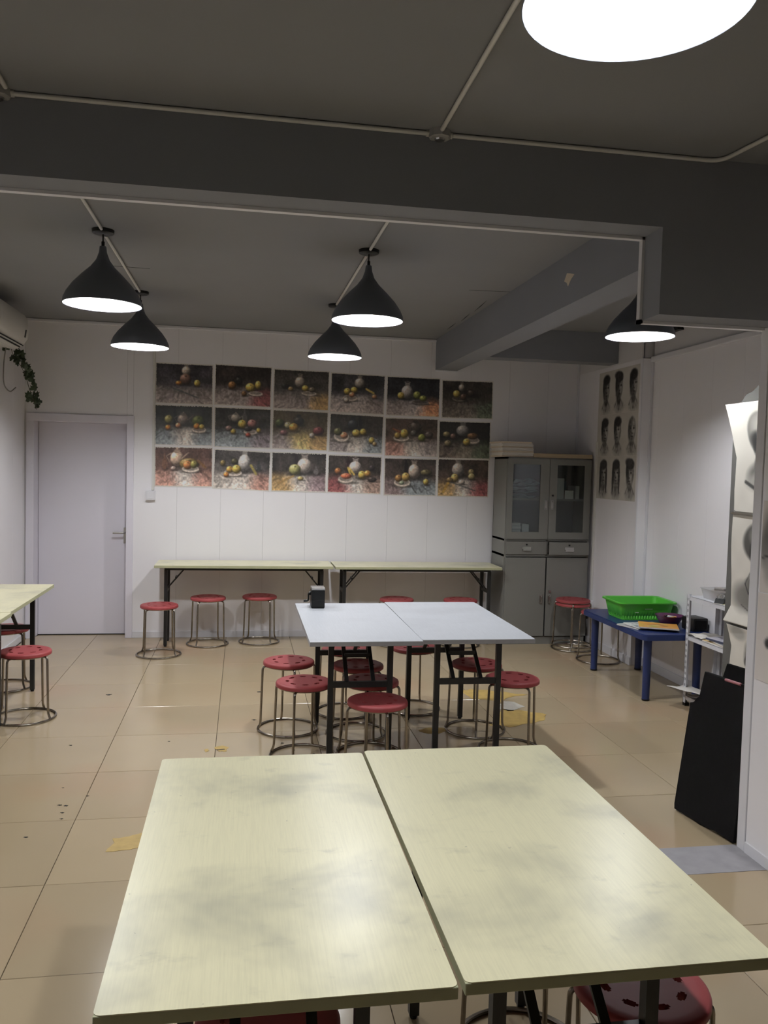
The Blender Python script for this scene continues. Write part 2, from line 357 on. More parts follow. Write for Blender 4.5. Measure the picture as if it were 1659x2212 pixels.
# partition by the camera, its header and step
bm = B(); bx(bm, (XN + 0.008, YBACK, 0), (XN + 0.16, YN - 0.004, ZC)); bx(bm, (XN + 0.16, YN - 0.2, 0), (XR2 + 0.25, YN - 0.02, ZC))
wall_near = struct('wall_partition', bm, WALLPAINT)
clad(wall_near, 'y', XN + 0.010, -1, YBACK, YN - 0.06, 0, ZC, [1.3, 2.3 - 0.2, 0.3, -0.7, -1.7], 0.010)
box_obj('corner_strip', (XN - 0.004, YN - 0.056, 0), (XN + 0.03, YN, 2.284), TRIM, wall_near, 0.004)
box_obj('floor_strip', (XN - 0.006, YBACK, 0), (XN + 0.004, YN - 0.06, 0.05), TRIM, wall_near, 0.002)
bm = B(); bx(bm, (XL - 0.2, YBACK - 0.15, 0), (XN + 0.16, YBACK, ZC)); struct('wall_rear', bm, WALLPAINT)
bm = B(); bx(bm, (XL - 0.2, YBACK - 0.15, ZC), (XR2 + 0.25, YB + 0.25, ZC + 0.12)); ceiling = struct('ceiling', bm, CEIL)
Z1, Z2, XS = 2.627, 2.284, 1.632
YF = 3.138
bm = B(); prism(bm, [(XL - 0.02, Z1), (XS, Z1), (XS, Z2), (XN + 0.1, Z2), (XN + 0.1, ZC + 0.01), (XL - 0.02, ZC + 0.01)], -YN, -YF, Matrix(((1, 0, 0, 0), (0, 0, -1, 0), (0, 1, 0, 0), (0, 0, 0, 1))))
beam_a = tag(obj('ceiling_beam', bm, BEAM), kind='structure')
bm = B(); bx(bm, (1.84, YN, 2.612), (2.055, YB, ZC + 0.01)); beam_b = tag(obj('ceiling_beam', bm, BEAM), kind='structure')
bm = B(); bx(bm, (2.055, 7.115, 2.642), (XR + 0.012, 7.305, ZC + 0.01)); tag(obj('ceiling_beam', bm, BEAM), kind='structure')
# white edge strip along the far lower edge of the header
bm = B()
tw = 0.022
bx(bm, (XL, YN - tw, Z1 - 0.012), (XS + 0.0, YN + 0.006, Z1 + 0.004)); bx(bm, (XS - 0.012, YN - tw, Z2 - 0.012), (XS + 0.004, YN + 0.006, Z1 + 0.004)); bx(bm, (XS - 0.012, YN - tw, Z2 - 0.012), (XN, YN + 0.006, Z2 + 0.004))
tag(obj('trim_1', bm, TRIM), kind='structure')
bm = B(); bx(bm, (XL, YB - 0.022, ZC - 0.030), (1.84, YB, ZC - 0.002), bevel=0.006); tag(obj('trim_2', bm, TRIM), kind='structure')
bm = B(); bx(bm, (1.84, YB - 0.015, 2.600), (2.06, YB, 2.612), bevel=0.002); tag(obj('trim_3', bm, TRIM), kind='structure')
bm = B(); bx(bm, (-0.99, YB - 0.012, 0), (XR, YB, 0.06), bevel=0.003); tag(obj('baseboard_back', bm, TRIM), kind='structure')
bm = B(); bx(bm, (XL, YBACK, 0), (XL + 0.01, YB, 0.06), bevel=0.003); tag(obj('baseboard_left', bm, TRIM), kind='structure')
bm = B(); bx(bm, (XR2 - 0.012, YN, 0), (XR2, YSTEP, 0.07), bevel=0.003); bx(bm, (XR - 0.012, YSTEP, 0), (XR, YB, 0.07), bevel=0.003); tag(obj('baseboard_right', bm, TRIM), kind='structure')
bm = B(); prism(bm, [(6.17, 2.80), (6.37, 2.80), (6.34, 2.855), (6.20, 2.855)], XR2 - 0.05, XR2 + 0.001, Matrix(((0, 0, 1, 0), (1, 0, 0, 0), (0, 1, 0, 0), (0, 0, 0, 1))))
tag(obj('wall_bracket', bm, BLACKP), 'small black bracket high on the wall behind the half hidden lamp', 'bracket')
# chips and cracks of the ceiling paint
bm = B(); prism(bm, [(4.55, 2.77), (4.60, 2.785), (4.66, 2.80), (4.70, 2.76), (4.66, 2.745), (4.64, 2.72), (4.60, 2.75)], 1.8385, 1.8402, Matrix(((0, 0, 1, 0), (1, 0, 0, 0), (0, 1, 0, 0), (0, 0, 0, 1))))
obj('paint_chip', bm, CREAM, beam_b)
for a, b in (((1.77, 6.05), (1.80, 6.5)), ((1.79, 6.6), (1.81, 6.95)), ((1.79, 7.05), (1.80, 7.4)), ((1.55, 5.75), (1.86, 5.72)), ((-0.95, 5.7), (-0.62, 5.72))):
    bm = B(); prism(bm, [a, ((a[0] + b[0]) / 2 + 0.004, (a[1] + b[1]) / 2), b, ((a[0] + b[0]) / 2 - 0.004, (a[1] + b[1]) / 2 - 0.005)], ZC - 0.0015, ZC + 0.001); obj('crack', bm, DARK, ceiling)

# ------------------------------------------------------------------ door
d = thing('door_1', 'lilac white flush door in a white frame beside the air conditioner corner', 'door', (-1.46, YB, 0)); d['kind'] = 'structure'
DX = 1.46
bm = B(); bx(bm, (-1.055 + DX, -0.014, 0), (-0.992 + DX, 0.20, 2.065), bevel=0.004); obj('door_jamb', bm, DOORW, d)
bm = B(); bx(bm, (XL + 0.012 + DX, -0.014, 0), (-1.865 + DX, 0.20, 1.998), bevel=0.004); obj('door_jamb', bm, DOORW, d)
bm = B(); bx(bm, (XL + 0.012 + DX, -0.016, 1.992), (-1.050 + DX, 0.20, 2.062), bevel=0.004); obj('door_head', bm, DOORW, d)
bm = B(); bx(bm, (-1.863 + DX, 0.165, 0.006), (-1.057 + DX, 0.205, 1.992), bevel=0.003); leaf = obj('door_leaf', bm, DOORW, d)
bm = B(); bx(bm, (-0.033 - 1.065 + DX, 0.155, 0.87), (-1.065 + DX, 0.166, 1.02), bevel=0.003); obj('handle_plate', bm, STEEL, leaf)
bm = B(); tube(bm, bend([(-1.082 + DX, 0.16, 0.972), (-1.082 + DX, 0.115, 0.972), (-1.19 + DX, 0.112, 0.970)], 0.02), 0.0085); obj('handle_lever', bm, STEEL, leaf, True)
box_obj('door_threshold', (-1.865 + DX, 0.16, 0.0), (-1.055 + DX, 0.21, 0.007), DARK, d)

# ------------------------------------------------------------------ ceiling lamps, conduits
def make_lamp():
    t = thing('pendant_lamp', '', 'lamp')
    o_ = [(0.018, 0.318), (0.022, 0.285), (0.036, 0.245), (0.066, 0.205), (0.112, 0.160), (0.160, 0.108), (0.192, 0.062), (0.207, 0.028), (0.211, 0.0)]
    i_ = [(r - 0.005 if r > 0.03 else r - 0.004, z - 0.004) for r, z in o_[:-1]] + [(0.2065, 0.0)]
    bm = B(); lathe(bm, [(0, 0.320)] + o_ + [(0.2085, -0.002), (0.2068, 0.0)]); obj('lamp_shade', bm, SHADE, t, True)
    bm = B(); lathe(bm, [(0, 0.312)] + [(r, z) for r, z in i_]); obj('shade_lining', bm, SHADEIN, t, True)
    bm = B(); lathe(bm, [(0, 0.075), (0.028, 0.080), (0.048, 0.100), (0.053, 0.125), (0.046, 0.150), (0.028, 0.175), (0.016, 0.19), (0, 0.19)], 16); obj('bulb', bm, BULB, t, True)
    bm = B(); lathe(bm, [(0, 0.19), (0.017, 0.19), (0.017, 0.30), (0, 0.30)], 16); obj('lamp_socket', bm, BLACKP, t, True)
    bm = B(); tube(bm, [(0, 0, 0.31), (0, 0, 0.40)], 0.004, 8); tube(bm, [(0, 0, 0.318), (0, 0, 0.345)], 0.009, 10); obj('cord', bm, BLACKP, t)
    bm = B(); lathe(bm, [(0, 0.384), (0.045, 0.384), (0.058, 0.390), (0.060, 0.408), (0, 0.408)], 32); obj('ceiling_rose', bm, BLACKP, t, True)
    return t
lamp0 = make_lamp()
RIM = ZC - 0.408
lamps = [(-0.777, 4.85, 'charcoal pendant lamp, larger looking one over the aisle to the door'),
         (0.706, 4.88, 'charcoal pendant lamp hanging above the white tables'),
         (-0.770, 6.50, 'charcoal pendant lamp hanging nearest to the door'),
         (0.697, 6.55, 'charcoal pendant lamp hanging before the middle of the painting wall'),
         (2.425, 4.90, 'charcoal pendant lamp partly hidden by the stepped ceiling beam, near the portrait wall'),
         (0.700, 1.48, 'very bright pendant lamp cut off by the top edge of the photo')]
extra_lamps = [(-0.777, 1.48, 'pendant lamp by the camera outside the view')]
for k, (x, y, lab) in enumerate(lamps + extra_lamps):
    o = lamp0 if k == 0 else copy_tree(lamp0)
    o.location = (x, y, RIM); o['label'] = lab; o['group'] = 'pendant lamps'; o.rotation_euler = (0.0, 0.0, k * 0.7)
def conduit(label, pts, r=0.0085, rb=0.06):
    bm = B(); tube(bm, bend(pts, rb), r, 10); return tag(obj('conduit', bm, CONDUIT, None, True), label, 'conduit', 'white conduits on the ceiling')
zc = ZC - 0.0095
YC = YF - 0.012
conduit('white conduit running along the ceiling beam between the two round junction boxes', [(-0.80, YC, zc), (0.66, YC, zc)])
conduit('white conduit along the ceiling beam that bends away at its end', [(0.76, YC, zc), (1.86, YC, zc), (1.98, 2.2, zc)])
conduit('white conduit on the ceiling leading to the brightest lamp', [(0.708, YC - 0.05, zc), (0.70, 1.54, zc)])
conduit('short white conduit by the junction box at the picture edge', [(-0.815, YC - 0.05, zc), (-0.80, 1.54, zc)])
conduit('white ceiling conduit linking the two lamps by the door', [(-0.79, YN + 0.01, zc), (-0.777, 4.79, zc)])
conduit('white conduit on the ceiling between the lamps on the door side', [(-0.777, 4.91, zc), (-0.77, 6.44, zc)])
conduit('white ceiling conduit from the beam to the lamp above the white tables', [(0.715, YN + 0.01, zc), (0.706, 4.82, zc)])
conduit('white conduit between the two lamps over the middle of the room', [(0.706, 4.94, zc), (0.697, 6.49, zc)])
def jbox(x, label):
    t = thing('junction_box', label, 'junction box', (x, YC - 0.008, ZC), 0, 'round junction boxes')
    bm = B(); lathe(bm, [(0, -0.03), (0.036, -0.03), (0.042, -0.026), (0.042, 0.0), (0, 0.0)], 8); obj('box_body', bm, BOXGREY, t)
    bm = B(); lathe(bm, [(0, -0.036), (0.018, -0.036), (0.021, -0.030), (0, -0.030)], 10); obj('box_cap', bm, STEEL, t)
    for sx in (-1, 1):
        bm = B(); tube(bm, [(sx * 0.05, 0.008, -0.0095), (sx * 0.04, 0.008, -0.0095)], 0.0125, 10); obj('conduit_collar', bm, CONDUIT, t, True)
jbox(0.708, 'round white junction box where two ceiling conduits cross')
jbox(-0.850, 'round white junction box at the edge of the photo by the beam')

# ------------------------------------------------------------------ folding tables
def folding_table(label, cx, cy, W, L, top_m, edge_m, rz=0.0, leg_in=(0.135, 0.22), group=None, zt=T, cross=0.46, brace=0.28, chip=False):
    """length L along local y, width W along local x"""
    t = thing('folding_table', label, 'table', (cx, cy, 0), rz, group)
    th = 0.024
    bm = B(); bx(bm, (-W / 2, -L / 2, zt - th), (W / 2, L / 2, zt - 0.0015), bevel=0.002); obj('tabletop', bm, edge_m, t)
    bm = B(); r = 0.012
    poly = []
    for sx, sy, a0 in ((1, 1, 0), (-1, 1, PI / 2), (-1, -1, PI), (1, -1, 3 * PI / 2)):
        for k in range(4):
            a = a0 + k * PI / 6; poly.append((sx * (W / 2 - r) + r * math.cos(a), sy * (L / 2 - r) + r * math.sin(a)))
    prism(bm, poly, zt - 0.002, zt); obj('laminate_top', bm, top_m, t)
    lx, ly = W / 2 - leg_in[0], L / 2 - leg_in[1]; s = 0.0145
    zb = zt - th
    for sx in (-1, 1):
        bm = B(); bx(bm, (sx * lx - s, -ly + s, zb - 0.028), (sx * lx + s, ly - s, zb - 0.001)); obj('apron_rail', bm, BLACKM, t)
    for sy in (-1, 1):
        bm = B(); bx(bm, (-lx, sy * ly - s, zb - 0.028), (lx, sy * ly + s, zb - 0.001)); obj('apron_rail', bm, BLACKM, t)
        for sx in (-1, 1):
            bm = B(); bx(bm, (sx * lx - s, sy * ly - s, 0.012), (sx * lx + s, sy * ly + s, zb - 0.028)); lg = obj('leg', bm, BLACKM, t)
            bm = B(); lathe(bm, [(0, 0), (0.011, 0), (0.013, 0.006), (0.009, 0.013), (0, 0.013)], 12); obj('rubber_foot', bm, BLACKP, lg, loc=(sx * lx, sy * ly, 0))
        bm = B(); bx(bm, (-lx, sy * ly - s * 0.8, cross - 0.016), (lx, sy * ly + s * 0.8, cross + 0.016)); obj('crossbar', bm, BLACKM, t)
        bm = B()
        q = lx * 0.45
        for sx in (-1, 1):
            a = Vector((sx * q, sy * ly, cross + 0.005)); b = Vector((sx * q, sy * (ly - brace), zb - 0.02)); dv = (b - a)
            M = Matrix.Translation((a + b) / 2) @ dv.to_track_quat('Z', 'Y').to_matrix().to_4x4()
            bx(bm, (-0.011, -0.005, -dv.length / 2), (0.011, 0.005, dv.length / 2), M)
        m_ = (cross + zb) / 2
        yy = sy * (ly - brace * 0.5); bx(bm, (-q, yy - 0.006, m_ - 0.012), (q, yy + 0.006, m_ + 0.010))
        obj('folding_brace', bm, BLACKM, t)
    return t
folding_table('pale yellow folding table with grey smudges, the one of the front pair toward the aisle', 0.081, 1.962, 0.612, 1.20, TOPY, TOPYEDGE, 0.0, group='front pair of tables')
folding_table('pale yellow folding table of the front pair on the partition side', 0.702, 1.975, 0.606, 1.208, TOPY, TOPYEDGE, 0.004, group='front pair of tables')
folding_table('white folding table with the black pencil sharpener standing on it', 0.654, 4.842, 0.596, 1.225, TOPW, TOPWEDGE, 0.0, group='pair of white tables')
folding_table('plain white folding table on the blue table side, behind the front pair', 1.268, 4.876, 0.624, 1.235, TOPW, TOPWEDGE, -0.004, group='pair of white tables')
folding_table('pale yellow folding table by the wall at the picture edge, in front of the door', -1.632, 5.735, 0.600, 1.165, TOPY, TOPYEDGE, 0.0, (0.11, 0.16), 'tables along the side wall')
folding_table('pale yellow folding table at the picture edge, mostly cut off', -1.625, 4.555, 0.610, 1.180, TOPY, TOPYEDGE, 0.0, (0.11, 0.16), 'tables along the side wall')
folding_table('narrow folding table against the painting wall, beside the door', 0.040, 7.715, 0.445, 1.58, TOPY, TOPYEDGE, PI / 2, (0.10, 0.095), 'narrow tables under the paintings', cross=0.50, brace=0.16)
folding_table('narrow folding table under the paintings, beside the grey cabinet', 1.632, 7.690, 0.445, 1.57, TOPY, TOPYEDGE, PI / 2, (0.10, 0.095), 'narrow tables under the paintings', cross=0.50, brace=0.16)

# ------------------------------------------------------------------ stools
def make_stool():
    t = thing('stool', '', 'stool'); zs = 0.412
    bm = B(); NA = 96; radii = [0.0, 0.04, 0.078, 0.083, 0.088, 0.093, 0.098, 0.103, 0.130, 0.149, 0.156, 0.1585]
    prof = [0, 0, 0, 0, 0, 0, 0, 0, 0, -0.001, -0.005, -0.011]; hole = {3: (4, 7), 4: (3, 8), 5: (3, 8), 6: (4, 7)}
    vs = [[bm.verts.new((0, 0, 0))]] + [[bm.verts.new((r * math.cos(2 * PI * k / NA), r * math.sin(2 * PI * k / NA), z)) for k in range(NA)] for r, z in zip(radii[1:], prof[1:])]
    for k in range(NA): bm.faces.new((vs[0][0], vs[1][k], vs[1][(k + 1) % NA]))
    for i in range(1, len(radii) - 1):
        for k in range(NA):
            if i in hole and hole[i][0] <= k % 12 <= hole[i][1]: continue
            bm.faces.new((vs[i][k], vs[i][(k + 1) % NA], vs[i + 1][(k + 1) % NA], vs[i + 1][k]))
    e = bmesh.ops.extrude_face_region(bm, geom=list(bm.faces))
    for v in [g for g in e['geom'] if isinstance(g, bmesh.types.BMVert)]: v.co.z = -0.024
    for v in bm.verts: v.co.z += zs + 0.023
    obj('seat', bm, RED, t, True)
    bm = B(); tube(bm, [(0.146 * math.cos(2 * PI * k / 48), 0.146 * math.sin(2 * PI * k / 48), zs - 0.004) for k in range(48)], 0.006, 8, True); obj('seat_ring', bm, CHROME, t, True)
    for k in range(4):
        a = PI / 4 + k * PI / 2; c, s = math.cos(a), math.sin(a)
        path = bend([(0.10 * c, 0.10 * s, zs - 0.008), (0.163 * c, 0.163 * s, zs - 0.010), (0.172 * c, 0.172 * s, 0.045), (0.188 * c, 0.188 * s, 0.010)], 0.022, 5)
        bm = B(); tube(bm, path, 0.0072, 8); obj('leg', bm, CHROME, t, True)
    bm = B(); tube(bm, [(0.184 * math.cos(2 * PI * k / 56), 0.184 * math.sin(2 * PI * k / 56), 0.0075) for k in range(56)], 0.0072, 8, True); obj('base_ring', bm, CHROME, t, True)
    return t
stool0 = make_stool(); nst = 0
def stool(x, y, label, rz, group, z=0.0):
    global nst
    o = stool0 if nst == 0 else copy_tree(stool0); nst += 1
    o.location = (x, y, z); o.rotation_euler = (0, 0, rz); o['label'] = label; o['group'] = group; return o
g1, g2, g3, g4 = 'stools along the painting wall', 'stools around the white tables', 'stools at the side wall tables', 'stools under the front tables'
stool(-0.680, 7.270, 'red round stool standing before the door end of the narrow wall table', 0.15, g1)
stool(-0.288, 7.688, 'red stool under the narrow wall table, second one from the door', 0.25, g1)
stool(0.178, 7.762, 'red stool under the narrow wall table, third one from the door', -0.20, g1)
stool(1.440, 7.590, 'red stool seen just above the far edge of the white tables, toward the sharpener', 0.4, g1)
stool(2.040, 7.540, 'red stool seen above the far corner of the white tables, by the grey cabinet', 0.1, g1)
stool(0.305, 5.150, 'red stool with half shaded seat on the aisle side of the white tables, rear one', 0.95, g2)
stool(0.362, 4.640, 'red stool with sunken holes beside the white table, the front one on the aisle side', 0.40, g2)
stool(0.722, 5.030, 'dark shaded red stool fully under the white table, rear one', 0.1, g2)
stool(0.745, 4.645, 'dark shaded red stool under the white table between two others', 0.5, g2)
stool(0.716, 4.232, 'red stool poking out from under the front edge of the white table', 0.95, g2)
stool(1.178, 5.520, 'red stool under the far end of the white tables seen between their legs', 0.30, g2)
stool(0.700, 5.480, 'red stool behind the crossbar at the far end of the sharpener table', 0.6, g2)
stool(1.478, 5.022, 'red stool at the blue table side of the white tables, the rear one', 0.55, g2)
stool(1.585, 4.640, 'red stool beside the white table toward the blue table, the front one', 1.1, g2)
stool(-1.336, 5.518, 'red stool standing out from the side wall table, whole seat in view', 0.35, g3)
stool(-1.655, 6.285, 'red stool under the far side wall table, half cut by the photo edge', 0.2, g3)
stool(-1.705, 5.700, 'red stool in shade under the side wall table, nearly out of view', 0.0, g3)
stool(0.955, 1.785, 'big red stool seat in the corner below the front table edge', 0.45, g4)
stool(0.090, 2.172, 'stool under the front table showing only its chrome base ring', 0.3, g4)
stool(0.075, 1.770, 'red stool under the front table, a sliver of seat at the bottom edge', 0.3, g4)
stool(0.800, 2.165, 'stool under the front table on the partition side, chrome ring showing', 0.8, g4)
stool(3.070, 7.330, 'red stool at the bottom of the stack before the grey cabinet', 0.35, 'stacked stools')
stool(3.070, 7.330, 'red stool on top of the stack before the grey cabinet', 0.41, 'stacked stools', 0.034)
stool(3.118, 6.845, 'stool tucked behind the far end of the blue table, only legs and base ring showing', 0.2, 'stools by the blue table')

# ------------------------------------------------------------------ pencil sharpener
t = thing('pencil_sharpener', 'black crank pencil sharpener with a chrome top on the white table', 'sharpener', (0.487, 5.305, T), 0.0)
bm = B(); prism(bm, [(-0.042, 0), (0.044, 0), (0.044, 0.118), (-0.040, 0.118)], -0.055, 0.055, Matrix(((1, 0, 0, 0), (0, 0, 1, 0), (0, 1, 0, 0), (0, 0, 0, 1)))); bmesh.ops.bevel(bm, geom=list(bm.edges), offset=0.004, segments=2, affect='EDGES'); obj('body', bm, BLACKP, t)
bm = B(); bx(bm, (-0.041, -0.055, 0.117), (0.045, 0.055, 0.131), bevel=0.003); obj('chrome_top', bm, STEEL, t)
bm = B(); bx(bm, (-0.041, -0.058, 0.010), (0.043, -0.054, 0.050), bevel=0.001); obj('shavings_drawer', bm, BLACKP, t)
bm = B(); tube(bm, bend([(-0.04, 0, 0.09), (-0.056, 0, 0.09), (-0.056, 0, 0.045), (-0.066, 0, 0.042)], 0.008), 0.0055, 8); tube(bm, [(-0.062, 0, 0.042), (-0.086, 0, 0.040)], 0.008, 10); tube(bm, [(-0.04, 0, 0.09), (-0.052, 0, 0.09)], 0.013, 12); obj('crank', bm, BLACKP, t, True)

# ------------------------------------------------------------------ grey cabinet
CX0, CX1, CY0, CY1, CH = 2.452, 3.298, 7.545, 7.935, 1.782
cb = thing('filing_cabinet', 'grey green steel cabinet with two glass doors, drawers and a lower cupboard', 'cabinet', (CX0, CY0, 0))
CW, CD = CX1 - CX0, CY1 - CY0
bm = B()
bx(bm, (0, 0.0, 0), (0.018, CD, CH)); bx(bm, (CW - 0.018, 0.0, 0), (CW, CD, CH)); bx(bm, (0, CD - 0.01, 0), (CW, CD, CH)); bx(bm, (0, 0, CH - 0.02), (CW, CD, CH))
bx(bm, (0, 0.0, 0), (CW, CD, 0.072)); bx(bm, (0, 0.003, 0.838), (CW, CD, 0.860)); bx(bm, (0, 0.003, 0.988), (CW, CD, 1.008)); bx(bm, (CW / 2 - 0.012, 0.003, 0.85), (CW / 2 + 0.012, CD, 1.0))
obj('body', bm, CABG, cb)
box_obj('inside_back', (0.018, CD - 0.016, 1.008), (CW - 0.018, CD - 0.0105, CH - 0.02), CABIN, cb)
bm = B(); bx(bm, (0.018, 0.05, 1.372), (CW - 0.018, CD - 0.016, 1.392)); obj('inner_shelf', bm, CABG, cb)
def handle_v(parent, x, z, s=1):
    bm = B(); bx(bm, (x - 0.013, -0.021, z - 0.042), (x + 0.013, -0.0165, z + 0.042), bevel=0.001); hb = obj('handle_plate', bm, STEEL, parent)
    bm = B(); tube(bm, bend([(x, -0.018, z + 0.034), (x, -0.042, z + 0.034), (x, -0.042, z - 0.034), (x, -0.018, z - 0.034)], 0.008), 0.005, 8); obj('handle', bm, STEEL, parent, True)
for k in (0, 1):
    x0, x1 = (0.012, CW / 2 - 0.002) if k == 0 else (CW / 2 + 0.002, CW - 0.012)
    z0, z1 = 1.010, CH - 0.012
    wx0, wx1 = (0.062, 0.332) if k == 0 else (0.498, 0.772)
    wz0, wz1 = 1.075, 1.715
    bm = B()
    bx(bm, (x0, -0.016, z0), (wx0, 0.0, z1)); bx(bm, (wx1, -0.016, z0), (x1, 0.0, z1)); bx(bm, (wx0, -0.016, z0), (wx1, 0.0, wz0)); bx(bm, (wx0, -0.016, wz1), (wx1, 0.0, z1))
    dr = obj('glass_door', bm, CABG, cb)
    box_obj('glass_pane', (wx0, -0.008, wz0), (wx1, -0.005, wz1), GLASS, dr)
    handle_v(dr, CW / 2 - 0.032 if k == 0 else CW / 2 + 0.030, 1.335)
    if k == 1:
        bm = B(); tube(bm, [(CW / 2 + 0.034, -0.016, 1.425), (CW / 2 + 0.034, -0.026, 1.425)], 0.010, 12); obj('lock', bm, BLACKP, dr, True)
    # drawers
    oy = 0.0 if k == 0 else -0.035
    bm = B(); dz0, dz1 = 0.864, 0.984
    bx(bm, (x0 + 0.006, -0.016 + oy, dz0), (x1 - 0.006, 0.0 + oy, dz1)); bx(bm, (x0 + 0.02, oy, dz0 + 0.01), (x1 - 0.02, 0.3 + oy, dz0 + 0.02)); 
    for xx in (x0 + 0.02, x1 - 0.028): bx(bm, (xx, oy, dz0 + 0.01), (xx + 0.008, 0.3 + oy, dz1 - 0.03))
    dw = obj('drawer', bm, CABG, cb)
    xm = (x0 + x1) / 2
    bm = B(); bx(bm, (xm - 0.045, -0.020 + oy, 0.895), (xm + 0.045, -0.0155 + oy, 0.935), bevel=0.001); bx(bm, (xm - 0.042, -0.034 + oy, 0.900), (xm + 0.042, -0.018 + oy, 0.912), bevel=0.002); obj('drawer_pull', bm, STEEL, dw)
    bm = B(); tube(bm, [(xm, -0.014 + oy, 0.955), (xm, -0.022 + oy, 0.955)], 0.008, 10); obj('lock', bm, BLACKP, dw, True)
    # cupboard doors below
    bm = B(); bx(bm, (x0, -0.016, 0.078), (x1 - (0.010 if k == 0 else 0), 0.0, 0.832), bevel=0.002); ld = obj('cupboard_door', bm, CABG, cb)
    handle_v(ld, CW / 2 - 0.050 if k == 0 else CW / 2 + 0.034, 0.435)
    if k == 1:
        bm = B(); tube(bm, [(CW / 2 + 0.034, -0.016, 0.51), (CW / 2 + 0.034, -0.03, 0.51)], 0.009, 12); bx(bm, (CW / 2 + 0.024, -0.036, 0.500), (CW / 2 + 0.044, -0.030, 0.520)); obj('lock', bm, STEEL, ld, True)
box_obj('door_gap', (CW / 2 - 0.012, -0.002, 0.078), (CW / 2 + 0.002, 0.002, 0.832), DARK, cb)
# things inside the cabinet
def crumple(name, w_, d_, amp, seed, m, n=26, curl=0.0, smoothf=1.0):
    rng = np.random.RandomState(seed); x = np.linspace(-w_ / 2, w_ / 2, n); y = np.linspace(-d_ / 2, d_ / 2, n); X, Y = np.meshgrid(x, y)
    Z = np.zeros_like(X)
    for k in range(9):
        fx, fy = rng.uniform(-1, 1, 2) * 2.2 * smoothf; ph = rng.uniform(0, 6.28)
        Z += np.abs(np.sin((X * fx / w_ + Y * fy / d_) * 3 + ph)) * rng.uniform(0.3, 1)
    Z = amp * (Z - Z.min()) / (np.ptp(Z) + 1e-6) + curl * ((X / w_) ** 2 * 4)
    return grid_mesh(name, n, n, np.stack([X, Y, Z], 2))
for k in range(5):
    me = crumple('paper_sheaf', 0.29, 0.24, 0.045, 40 + k, None)
    o = obj('paper_sheaf', me, mat('plastic_wrapped_paper', lin((0.50, 0.54, 0.56)), 0.25, var=0.25, scale=12), None, loc=(CX0 + 0.20, CY0 + 0.18, 1.394 + k * 0.036), rot=(0, 0, k * 0.15 - 0.3))
    sm = o.modifiers.new('thickness', 'SOLIDIFY'); sm.thickness = 0.012; sm.offset = 1
    tag(o, ['lowest', 'second lowest', 'middle', 'second highest', 'topmost'][k] + ' rumpled wrapped paper sheaf on the upper shelf inside the cabinet', 'paper', 'paper sheaves in the cabinet')
def book(name, label, cat, lo, hi, cover, group=None, rz=0.0, spine='x'):
    c = [(a + b) / 2 for a, b in zip(lo, hi)]; s = [(b - a) / 2 for a, b in zip(lo, hi)]
    t = thing(name, label, cat, (c[0], c[1], lo[2]), rz, group); h = 2 * s[2]
    if s[2] < s[0]:   # lying
        e = min(0.002, h * 0.2)
        bm = B(); bx(bm, (-s[0], -s[1], 0), (s[0], s[1], e)); bx(bm, (-s[0], -s[1], h - e), (s[0], s[1], h)); bx(bm, (-s[0], -s[1], 0), (-s[0] + e, s[1], h)); obj('cover', bm, cover, t)
        bm = B(); bx(bm, (-s[0] + e, -s[1] + 0.002, e), (s[0] - 0.003, s[1] - 0.002, h - e)); obj('pages', bm, PAPER, t)
    else:
        e = min(0.002, s[0] * 0.3)
        bm = B(); bx(bm, (-s[0], -s[1], 0), (-s[0] + e, s[1], h)); bx(bm, (s[0] - e, -s[1], 0), (s[0], s[1], h)); bx(bm, (-s[0], -s[1], 0), (s[0], -s[1] + e, h)); obj('cover', bm, cover, t)
        bm = B(); bx(bm, (-s[0] + e, -s[1] + e, 0.002), (s[0] - e, s[1] - 0.003, h - 0.003)); obj('pages', bm, PAPER, t)
    return t
WBOOK = mat('white_book_cover', lin((0.72, 0.72, 0.70)), 0.5, var=0.05); BROWN = mat('brown_card', lin((0.36, 0.26, 0.20)), 0.7); TEAL = mat('dull_teal_cover', lin((0.32, 0.40, 0.42)), 0.5)
for k in range(5):
    book('book', ['lowest', 'second lowest', 'middle', 'second highest', 'topmost'][k] + ' white book of the lying pile low in the cabinet', 'book', (CX0 + 0.065, CY0 + 0.05, 1.008 + k * 0.030), (CX0 + 0.175 + 0.004 * (k % 2), CY0 + 0.25, 1.008 + k * 0.030 + 0.028), WBOOK, 'pile of white books in the cabinet')
book('book', 'white book standing upright beside the pile low in the cabinet', 'book', (CX0 + 0.185, CY0 + 0.05, 1.008), (CX0 + 0.255, CY0 + 0.22, 1.145), WBOOK)
book('book', 'tall white book standing on the upper cabinet shelf', 'book', (CX0 + 0.525, CY0 + 0.06, 1.392), (CX0 + 0.600, CY0 + 0.24, 1.59), WBOOK)
book('book', 'brown box file lying behind the cabinet glass by white books', 'box file', (CX0 + 0.606, CY0 + 0.06, 1.392), (CX0 + 0.700, CY0 + 0.24, 1.475), BROWN)
book('book', 'short white book at the end of the upper cabinet shelf', 'book', (CX0 + 0.715, CY0 + 0.06, 1.392), (CX0 + 0.755, CY0 + 0.24, 1.52), WBOOK)
book('book', 'dull teal folder standing behind other books on the cabinet shelf', 'folder', (CX0 + 0.61, CY0 + 0.25, 1.392), (CX0 + 0.70, CY0 + 0.32, 1.56), TEAL)
book('book', 'dark folder lying flat low in the cabinet', 'folder', (CX0 + 0.50, CY0 + 0.05, 1.008), (CX0 + 0.76, CY0 + 0.25, 1.035), TEAL, rz=0.06)
